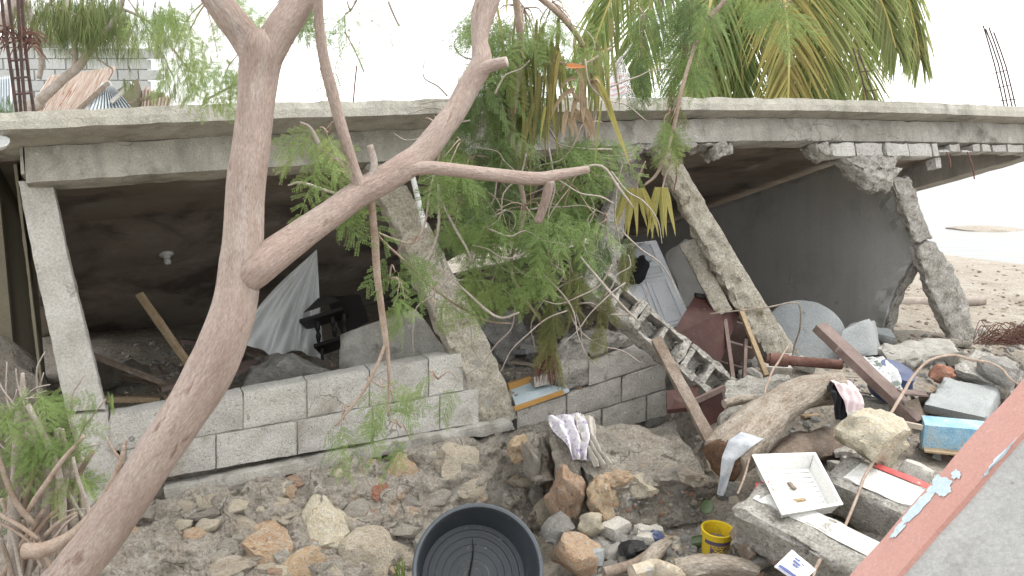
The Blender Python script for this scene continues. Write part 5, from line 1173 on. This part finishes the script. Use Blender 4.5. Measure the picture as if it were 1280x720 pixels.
# ------------------------------------------------------------------ coconut palm behind the roof
pc = P(955, -150, 13.6)
palm = thing("coconut_palm", V(pc.x+.5, pc.y, h(pc.x+.5, pc.y)), "coconut palm with long green and yellow fronds rising behind the roof", "palm tree")
tube("trunk", [(pc.x+.6, pc.y, .0, .2), (pc.x+.5, pc.y, 1.5, .15), (pc.x+.3, pc.y, 3.2, .13), (pc.x, pc.y, pc.z-.1, .12)], 'twig_grey', palm, seg=14, n=6, rough=.05)
def frond(pl, nl=84, LL=.9, m='palm', seed=0, dr=.1, spread=1.0, fromt=.12, dry=None):
    pts = [(*P(a, b, Y), 1) for a, b, Y in pl]; c = resample(pts, 14); C = [Vector(p[:3]) for p in c]; n = len(C)-1
    r = random.Random(seed); geo = []
    for i in range(nl):
        t = fromt+(1-fromt)*i/(nl-1); k = min(n-1, int(t*n)); o = C[k].lerp(C[k+1], t*n-k); tg = (C[k+1]-C[k]).normalized()
        lat = tg.cross(V(0, -1, .25)).normalized()
        for sg in (-1, 1):
            d = (lat*sg*spread*(1-.45*t)+tg*(.55+.7*t)+V(0, r.uniform(-.3, .1), -.12)).normalized()
            geo.append(ribbon(o, d, LL*(.55+.6*math.sin(math.pi*min(1, t*.85+.12)))*r.uniform(.85, 1.1), r.uniform(.03, .045), dr*r.uniform(.7, 1.4), seed*999+i*2+sg, 6))
    vs, fs, _ = merge(geo)
    f_ = mk("frond", vs, fs, m, palm, smooth=False)
    tube("midrib", [(*p, .028*(1-.75*j/n)+.004) for j, p in enumerate(C)], 'rachis', f_, n=1, seg=6)
frond([(950, -140, 13.6), (908, -60, 13.2), (884, 20, 12.9), (866, 110, 12.7), (862, 170, 12.7)], seed=1, LL=1.1)
frond([(960, -140, 13.6), (1010, -70, 13.2), (1034, 10, 13.0), (1040, 90, 12.9), (1038, 170, 12.9)], seed=2, LL=1.15)
frond([(965, -150, 13.6), (1060, -120, 13.8), (1118, -50, 13.9), (1140, 20, 14), (1150, 70, 14)], seed=3, LL=.95, dr=.25)
frond([(945, -150, 13.6), (850, -110, 13.7), (785, -40, 13.8), (748, 40, 13.9), (735, 100, 13.9)], seed=4, LL=1.0, dr=.2)
frond([(955, -140, 13.6), (972, -50, 13.0), (985, 40, 12.7), (985, 130, 12.6), (982, 190, 12.6)], seed=5, LL=1.1, m='palm_yellow')
frond([(950, -140, 13.6), (930, -50, 13.3), (925, 40, 13.2), (930, 120, 13.2)], seed=6, LL=1.1)
frond([(962, -150, 13.6), (1040, -100, 13.9), (1085, -30, 14), (1098, 50, 14.1)], seed=7, LL=.85, dr=.22)
frond([(962, -140, 13.6), (1020, -60, 14.0), (1062, 20, 14.1), (1080, 110, 14.1), (1082, 160, 14.1)], seed=8, LL=.9)
frond([(948, -150, 13.6), (870, -90, 14), (820, -10, 14.1), (795, 80, 14.1), (790, 140, 14.1)], seed=9, LL=1.0)
frond([(958, -140, 13.6), (996, -60, 13.1), (1012, 30, 12.9), (1012, 110, 12.8), (1008, 170, 12.8)], seed=12, LL=1.2)
frond([(952, -140, 13.6), (918, -50, 13.4), (900, 30, 13.3), (896, 110, 13.3), (898, 170, 13.3)], seed=13, LL=1.15)
frond([(960, -145, 13.6), (1050, -80, 13.5), (1100, 0, 13.5), (1120, 60, 13.5)], seed=14, LL=.95, dr=.2)
frond([(955, -160, 13.6), (1000, -250, 13.7), (1100, -280, 13.8), (1200, -240, 13.8)], seed=10)
frond([(945, -160, 13.6), (900, -250, 13.7), (800, -280, 13.8), (700, -230, 13.8)], seed=11)

# ------------------------------------------------------------------ far left: drooping tree, block hut with tin sheets, steel
gt = P(30, 140, 12.5)
dtree = thing("drooping_tree", V(gt.x-.6, 12.5, h(gt.x-.6, 12.5)), "drooping fine leaved tree with bare pale limbs behind the roof corner", "tree")
def dl(pl, Y=12.5, m='twig_grey', seg=8, nm="limb"):
    vs, fs, uv = twig_geo([(a, b, w) for a, b, w in pl], Y, seg, .03); return mk(nm, vs, fs, m, dtree, uv=uv)
q0 = P(10, 180, 12.5)
tube("trunk", [(q0.x-.3, 12.5, .2, .16), (q0.x-.1, 12.5, 1.2, .13), (*P(30, 148, 12.5), .10), (*P(52, 128, 12.5), .08)], 'twig_grey', dtree, seg=10)
dl([(40, 136, 14), (75, 104, 12), (100, 80, 11), (125, 50, 9), (145, 18, 7), (160, -15, 5)])
dl([(92, 88, 8), (95, 60, 7), (86, 25, 6), (80, -10, 5)]); dl([(92, 66, 5), (105, 30, 4), (120, -5, 3)]); dl([(130, 45, 4), (100, 22, 3), (60, 5, 3)])
dl([(0, 38, 20), (12, 15, 18), (22, -15, 16)], 12.4); dl([(30, -5, 7), (42, 30, 8), (50, 70, 7), (48, 100, 6)]); dl([(45, 30, 4), (62, 5, 4), (70, -10, 3)])
dl([(148, 10, 4), (190, 30, 3), (220, 65, 3), (240, 90, 2)]); dl([(160, 0, 3), (200, 60, 2), (215, 95, 2)]); dl([(255, 128, 3), (290, 108, 3), (310, 100, 2)])
dl([(50, 40, 2), (85, 65, 2), (92, 70, 2)]); dl([(100, 62, 2), (130, 80, 2), (140, 88, 2), (135, 100, 2)])
def hang_cloud(regs, seed, m, nm):
    r = random.Random(seed); it = []
    for cx, cy, rx, ry, Y, n, s in regs:
        for i in range(n):
            p = P(cx+rx*r.gauss(0, .5), cy+ry*r.uniform(-1, 1), Y+r.uniform(-.5, .5))
            it.append((NP_[i % 4], p, V(r.gauss(0, .14), r.gauss(0, .14), -1), V(r.uniform(-1, 1), -1, 0), s*r.uniform(.8, 1.3)))
    vs, fs = pack(it); np_mesh(nm, vs, fs, m, dtree)
hang_cloud([(70, 15, 26, 24, 12.6, 60, 1.3), (115, 12, 34, 24, 12.6, 120, 1.4), (40, 0, 30, 18, 12.6, 40, 1.2), (150, 15, 20, 26, 12.4, 40, 1.3), (180, 25, 18, 24, 12.3, 22, 1.2), (205, 60, 22, 50, 12.2, 34, 1.1), (245, 85, 22, 36, 12.2, 30, 1.0), (225, 100, 22, 18, 12.2, 22, .9), (290, 100, 16, 18, 12.2, 16, .9), (25, 20, 20, 18, 12.6, 20, 1.1), (160, 78, 10, 26, 12.3, 10, .9)], 4, 'needle', "crown")
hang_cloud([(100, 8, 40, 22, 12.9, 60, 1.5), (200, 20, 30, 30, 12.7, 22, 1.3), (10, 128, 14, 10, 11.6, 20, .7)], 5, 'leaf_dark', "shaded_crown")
hut = thing("block_hut", V(P(70, 60, 15.5).x, 15.5, .5), "pale block wall of a hut standing behind the roof corner", "hut")
px0, dx = 0, 26
for r_ in range(10):
    for c_ in range(-3, 6):
        x0 = 30+c_*dx+(13 if r_ % 2 else 0); y0 = 46+r_*13.6
        if r_ == 0 and x0 > 60: continue
        a, b_ = P(x0+.5, y0+.5, 15.5), P(x0+dx-.5, y0+13.1, 15.5)
        plate("block", [V(a.x, 15.5, a.z), V(b_.x, 15.5, a.z), V(b_.x, 15.5, b_.z), V(a.x, 15.5, b_.z)], V(0, .15, 0), 'far_block', hut, res=1, amp=0, chip=.006)
a, b_ = P(-45, 184, 15.55), P(180, 60, 15.55)
plate("wall_base", [V(a.x, 15.53, P(0, 62, 15.5).z), V(b_.x, 15.53, P(0, 62, 15.5).z), V(b_.x, 15.53, .3), V(a.x, 15.53, .3)], V(0, .1, 0), 'far_block', hut, res=1, amp=0, chip=.003)
def tin(name, q4, n, m, lab, waves=14):
    Q_ = [P(*p) for p in q4]; nn_ = (Q_[1]-Q_[0]).cross(Q_[3]-Q_[0]).normalized()
    def f(u, v): return Q_[0].lerp(Q_[1], u).lerp(Q_[3].lerp(Q_[2], u), v)+nn_*.035*math.sin(u*waves*6.283)
    return sheet(name, f, waves*6, 3, m, thick=.006, label=lab, cat="tin sheet")
tin("tin_sheet", [(100, 92, 14.6), (145, 84, 14.6), (112, 150, 13.2), (62, 150, 13.2)], 10, 'tin_rust', "large rust streaked corrugated sheet behind the roof corner", 16)
tin("tin_sheet", [(62, 96, 14.8), (98, 92, 14.8), (66, 150, 13.4), (28, 150, 13.4)], 10, 'tin_rust', "second rusty corrugated sheet under the pale limbs", 12)
tin("tin_sheet", [(128, 106, 13.4), (138, 104, 13.4), (178, 150, 12.6), (98, 150, 12.6)], 10, 'tin_silver', "bright bare corrugated sheet lying below the rusty ones", 13)
tin("tin_sheet", [(-10, 100, 14.0), (14, 96, 14.0), (16, 140, 13.4), (-14, 140, 13.4)], 10, 'tin_silver', "pale corrugated sheet beside the steel bundle", 8)
tin("tin_sheet", [(180, 108, 13.4), (215, 122, 13.4), (205, 160, 12.8), (175, 160, 12.8)], 10, 'tin_rust', "small dark rusty sheet at the end of the tin pile", 8)
hu = [P(146, 112, 13.2), P(172, 98, 13.5), P(185, 140, 13.2), P(160, 150, 13.0)]
plate("plywood_board", hu, V(0, .02, 0), 'olive_wall', res=.5, amp=0, label="olive plywood board propped on the tin pile", cat="board")
box("roof_batten", P(140, 128, 12.9), P(165, 104, 12.9), .07, .05, 'white_paint', label="pale batten crossing the olive plywood board", cat="batten")
box("roof_batten", P(160, 128, 12.8), P(205, 118, 12.8), .06, .05, 'wood_old', label="grey batten lying across the small dark rusty sheet", cat="batten")
box("roof_batten", P(96, 140, 12.6), P(135, 104, 13.2), .06, .05, 'wood_old', label="grey batten along the edge of the bright sheet", cat="batten")
def rebar_cage(name, bars, ties, Y, m, lab, w=3):
    t = thing(name, P(bars[0][0][0], bars[0][0][1], Y), lab, "steel bars")
    for b in bars: ptube("bar", [(x, y, w, Y+dy) for x, y, dy in [(q[0], q[1], q[2] if len(q) > 2 else 0) for q in b]], m, t, seg=6, n=2)
    for q in ties: ptube("stirrup", [(x, y, w*.7, Y) for x, y in q], m, t, seg=5, n=1)
rebar_cage("rebar_bundle", [[(22, 150), (14, 90), (4, 20), (0, -30)], [(27, 150, .1), (22, 90, .1), (12, 10, .1), (8, -30, .1)], [(33, 150), (28, 95), (24, 30), (22, -20)], [(44, 150, .1), (36, 95, .1), (30, 40, .1), (27, -10, .1)]], [[(18, 118), (40, 116)], [(15, 98), (37, 96)], [(12, 76), (33, 74)]], 6.4, 'rebar_dark', "dark rusty bundle of upright reinforcing bars on the roof corner", 4)
geo = []
for i in range(60):
    geo.append(ribbon(P(rr.uniform(2, 46), rr.uniform(32, 58), 6.4), V(rr.uniform(-1, 1), rr.uniform(-.3, .3), rr.uniform(-.9, .4)), rr.uniform(.06, .18), rr.uniform(.006, .015), .16, i+300))
vs, fs, _ = merge(geo); mk("dry_leaf_clump", vs, fs, 'coir', label="clump of dry brown leaves caught on the dark bar bundle", cat="leaves", smooth=False)
rebar_cage("rebar_starter", [[(400, 84), (406, 105), (413, 135)], [(404, 82), (410, 104), (416, 135)]], [[(403, 99), (414, 96)]], 7.4, 'rust', "pair of short thin starter bars on the roof between the forked limbs", 2)
rebar_cage("rebar_starter", [[(446, 82), (443, 110), (441, 140)]], [], 7.4, 'rust', "single short starter bar on the roof beyond the forked tree", 2)
rebar_cage("rebar_starter", [[(1066, 60), (1078, 100), (1088, 140)], [(1072, 62), (1086, 100), (1098, 140)]], [[(1074, 90), (1092, 88)], [(1082, 114), (1098, 112)]], 9.2, 'rebar_dark', "thin starter bars on the roof under the palm fronds", 2)
rebar_cage("rebar_mast", [[(1229, 32), (1243, 80), (1258, 145)], [(1232, 36), (1248, 80), (1262, 145)], [(1236, 34), (1252, 80), (1268, 145)], [(1242, 40), (1258, 85), (1272, 145)]], [[(1241, 92), (1258, 88)], [(1246, 110), (1264, 106)], [(1250, 126), (1270, 124)]], 9.0, 'rebar_dark', "tall slim cage of bars standing on the sea end of the roof", 1.7)
# woven sack on the roof
sk = thing("woven_sack", P(772, 120, 7.2), "crumpled white woven sack with red stripes on the roof edge", "sack")
def skf(u, v):
    a = u*6.283; r = (1-v)**.85; x = 20*r*math.cos(a)*(1+.15*math.sin(3*a)); y = 128-58*v+3*math.sin(a*2)*r
    return P(773+x+3*v, y, 7.2+.16*r*math.sin(a))+V(1, 1, 1)*.012*fb(V(math.cos(a)*2, math.sin(a)*2, v*4), 3)
sheet("sack_cloth", skf, 30, 14, 'sack', sk, thick=.004)
for k_, v0 in enumerate((.18, .3, .42, .54)):
    sheet("red_stripe", lambda u, v: skf(.55+.4*u, v0+.03*v)+V(0, -.012, 0), 12, 1, 'sack_red', sk, thick=.001)

# ------------------------------------------------------------------ cut shrub beside the straight column
sb = thing("cut_shrub", P(70, 740, 3.9), "cut shrub of bare grey stems with bright young leaves beside the straight column", "shrub")
stems = [[(10, 760, 26), (15, 680, 24), (22, 600, 20), (30, 520, 14)], [(60, 760, 20), (50, 690, 20), (62, 620, 18), (40, 560, 16), (10, 535, 12)], [(70, 760, 22), (62, 680, 22), (52, 620, 20), (42, 560, 16), (30, 500, 12), (32, 470, 6)], [(90, 760, 18), (92, 690, 18), (88, 600, 15), (72, 540, 12)], [(0, 740, 22), (30, 690, 20), (70, 630, 18), (105, 575, 12)], [(84, 680, 12), (76, 620, 13), (60, 560, 12), (40, 510, 10)], [(40, 745, 16), (72, 660, 16), (80, 600, 14), (78, 540, 10)], [(20, 620, 12), (40, 640, 13), (86, 650, 10)], [(60, 585, 14), (80, 640, 14), (90, 690, 14)], [(100, 740, 14), (104, 660, 12), (98, 580, 9), (88, 520, 6)]]
for i, s_ in enumerate(stems):
    vs, fs, uv = twig_geo([(a, b, w*.72) for a, b, w in s_], 3.75+.07*(i % 5), 9, .03); mk("stem", vs, fs, 'twig_grey', sb, uv=uv)
for pl in ([(30, 690, 22), (60, 686, 20), (95, 665, 14), (130, 620, 10), (150, 575, 7), (155, 555, 5)], [(150, 572, 5), (140, 560, 3), (132, 545, 2)], [(155, 560, 4), (158, 548, 3)]):
    vs, fs, uv = twig_geo(pl, 3.55, 9, .01); mk("broken_stem", vs, fs, 'twig', sb, uv=uv)
geo = []
for i in range(40):
    x, y = rr.uniform(-10, 110), rr.uniform(500, 720); Y = rr.uniform(3.7, 4.1); a = rr.uniform(-2.6, -.5); L_ = rr.uniform(25, 80)
    geo.append(twig_geo([(x, y, 3), (x+L_*.5*math.cos(a), y+L_*.5*math.sin(a), 2.5), (x+L_*math.cos(a+.2), y+L_*math.sin(a+.2), 1.5)], Y, 4, .04))
vs, fs, uv = merge(geo); mk("twigs", vs, fs, 'twig_grey', sb, kind="stuff")
for i in range(34):                                       # heap of cut sticks lying criss-cross round the stems
    x, y = rr.uniform(-10, 105), rr.uniform(585, 730); Y = rr.uniform(3.6, 4.0); a = rr.choice([-1.1, -.8, -1.9, -2.3, -1.5])+rr.uniform(-.3, .3); L_ = rr.uniform(40, 130); w = rr.uniform(4, 10)
    vs, fs, uv = twig_geo([(x-L_*.5*math.cos(a), y-L_*.5*math.sin(a), w), (x, y+rr.uniform(-5, 5), w*.9), (x+L_*.5*math.cos(a+.15), y+L_*.5*math.sin(a+.15), w*.7)], Y, 7, .03); mk("stick", vs, fs, rr.choice(['twig', 'twig', 'twig_grey', 'wood_old']), sb, uv=uv)
vs, fs = cloud([(25, 508, 40, 22, 3.75, .15, 30), (65, 535, 34, 30, 3.75, .15, 24), (20, 560, 30, 30, 3.85, .15, 16), (85, 580, 20, 24, 3.8, .1, 8), (10, 610, 20, 30, 3.95, .1, 10), (130, 500, 20, 10, 3.7, .1, 4), (100, 545, 14, 20, 3.7, .1, 6)], LP, 8, size=(.55, .95), down=.5)
np_mesh("young_leaves", vs, fs, 'leaf', sb)
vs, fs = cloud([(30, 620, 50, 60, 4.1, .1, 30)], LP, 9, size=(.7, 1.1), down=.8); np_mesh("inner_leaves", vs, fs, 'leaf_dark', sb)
t = thing("grass_tuft", P(500, 715, 4.6), "small green grass tuft beside the black tub", "grass")
for i in range(9):
    vs, fs = ribbon(P(494+i*1.6, 722, 4.55), V(rr.uniform(-.3, .3), -.1, 1), rr.uniform(.08, .14), .008, .06, i); mk("blade", vs, fs, 'leaf', t, smooth=False)
